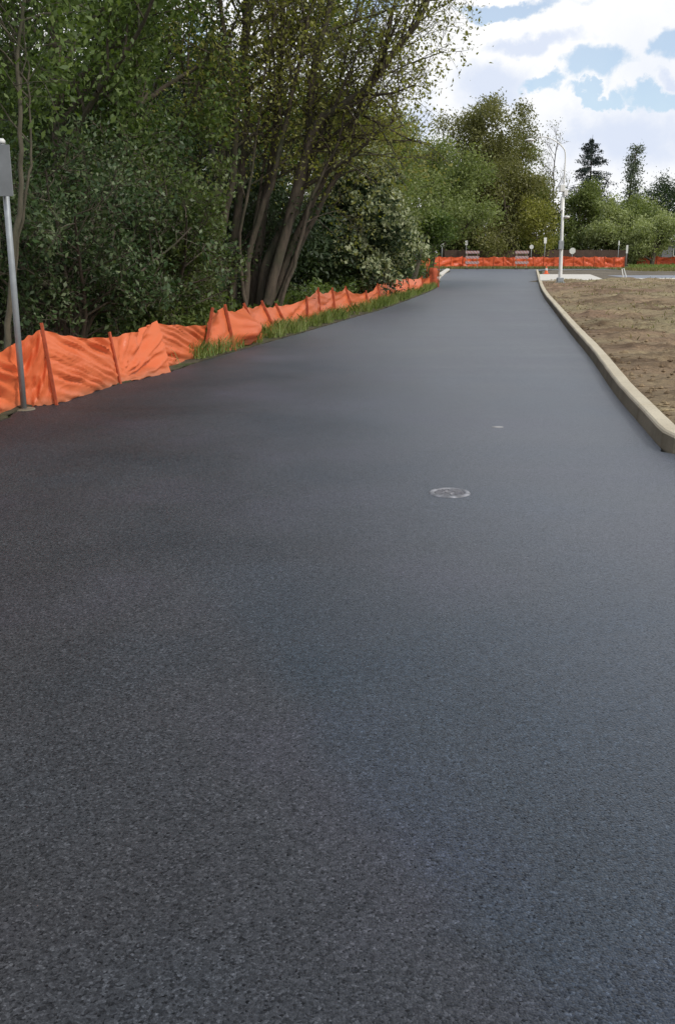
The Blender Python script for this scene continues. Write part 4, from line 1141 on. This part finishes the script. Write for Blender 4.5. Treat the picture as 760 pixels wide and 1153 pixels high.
# wisps: distort the direction, then measure distance to chosen openings in the cloud
nz = noise_n(nt, dv, 7.5, 8, 0.62); nz2 = noise_n(nt, dv, 3.5, 5, 0.6)
def vmath(op, a, b=None, c=None):
    m = nt.nodes.new('ShaderNodeVectorMath'); m.operation = op
    for i, s in enumerate((a, b, c)):
        if s is None: continue
        if isinstance(s, bpy.types.NodeSocket): nt.links.new(s, m.inputs[i])
        else: m.inputs[i].default_value = s
    return m
cen = vmath('SUBTRACT', nz.outputs['Color'], (0.5, 0.5, 0.5)).outputs[0]
dvd = vmath('MULTIPLY_ADD', cen, (0.17, 0.17, 0.12), dv).outputs[0]
def opening(px, py, rx, ry, soft=0.65):
    c = Vector(ray(px, py)).normalized(); right = Vector((c.y, -c.x, 0)).normalized(); up = right.cross(c)
    d = vmath('SUBTRACT', dvd, tuple(c)).outputs[0]
    a = vmath('DOT_PRODUCT', d, tuple(right)).outputs['Value']; b = vmath('DOT_PRODUCT', d, tuple(up)).outputs['Value']
    k = 1 / (F * 1.13)
    a = mth(nt, 'DIVIDE', a, rx * k); b = mth(nt, 'DIVIDE', b, ry * k)
    r2 = mth(nt, 'ADD', mth(nt, 'MULTIPLY', a, a), mth(nt, 'MULTIPLY', b, b))
    # front hemisphere only
    r = mth(nt, 'SQRT', r2)
    m = nt.nodes.new('ShaderNodeMapRange'); m.inputs[1].default_value = 1.0 + soft * 0.5; m.inputs[2].default_value = 1.0 - soft * 0.5
    nt.links.new(r, m.inputs[0]); m.interpolation_type = 'SMOOTHSTEP'
    return m.outputs[0]
def allof(lst):
    r = lst[0]
    for o_ in lst[1:]: r = mth(nt, 'MAXIMUM', r, o_)
    return r
blue = allof([opening(575, 12, 60, 9), opening(672, 88, 30, 18), opening(622, 112, 30, 7), opening(738, 50, 22, 18), opening(745, 112, 34, 9), opening(690, 116, 26, 6), opening(420, 15, 16, 40), opening(225, 60, 14, 40)])
# elsewhere in the sky: scattered openings, kept out of the picture's cloud bank by height and side
gen = nt.nodes.new('ShaderNodeMapRange'); gen.inputs[1].default_value = 0.66; gen.inputs[2].default_value = 0.8
nt.links.new(nz2.outputs[0], gen.inputs[0])
blue = mth(nt, 'MAXIMUM', blue, mth(nt, 'MULTIPLY', gen.outputs[0], 0.8))
sepd = nt.nodes.new('ShaderNodeSeparateXYZ'); nt.links.new(dvd, sepd.inputs[0])
hi_ = nt.nodes.new('ShaderNodeMapRange'); hi_.inputs[1].default_value = 0.42; hi_.inputs[2].default_value = 0.72; hi_.interpolation_type = 'SMOOTHSTEP'
nt.links.new(sepd.outputs[2], hi_.inputs[0])
blue = mth(nt, 'MAXIMUM', blue, mth(nt, 'MULTIPLY', hi_.outputs[0], 1.15))
grey = allof([opening(715, 160, 62, 32, 1.1), opening(600, 62, 42, 11, 1.0), opening(755, 92, 20, 6, 0.9), opening(560, 110, 40, 22, 1.3), opening(470, 150, 30, 25, 1.3)])
cn = noise_n(nt, dv, 6, 6, 0.6)
cl = ramp(nt, cn.outputs[0], [(0.3, (0.86, 0.89, 0.95)), (0.55, (1.0, 1.0, 1.0)), (1.0, (1.06, 1.05, 1.03))])
clc = mixc(nt, mth(nt, 'MULTIPLY', grey, 0.9), cl.outputs[0], (0.68, 0.75, 0.90))
bg2 = nt.nodes.new('ShaderNodeBackground'); nt.links.new(clc, bg2.inputs[0]); bg2.inputs[1].default_value = 1.05
mx = nt.nodes.new('ShaderNodeMixShader'); nt.links.new(mth(nt, 'MULTIPLY', blue, 0.72), mx.inputs[0])
nt.links.new(bg2.outputs[0], mx.inputs[1]); nt.links.new(bg1.outputs[0], mx.inputs[2])
nt.links.new(mx.outputs[0], out.inputs[0])

sl = bpy.data.lights.new('sun', 'SUN'); sl.energy = 2.8; sl.angle = math.radians(8); sl.color = (1.0, 0.95, 0.86)
so = bpy.data.objects.new('sun', sl); COL.objects.link(so)
dr = Vector((math.sin(SUN_AZ) * math.cos(SUN_EL), math.cos(SUN_AZ) * math.cos(SUN_EL), math.sin(SUN_EL)))
so.rotation_euler = dr.to_track_quat('Z', 'Y').to_euler(); so.location = (20, -10, 40)

vs = sc.view_settings; vs.view_transform = 'Standard'; vs.look = 'None'; vs.exposure = 0.0; vs.gamma = 1.0; vs.use_curve_mapping = False
sc.render.film_transparent = False
sc.cycles.max_bounces = 4; sc.cycles.diffuse_bounces = 2; sc.cycles.transmission_bounces = 3; sc.cycles.transparent_max_bounces = 4
sc.cycles.use_denoising = True
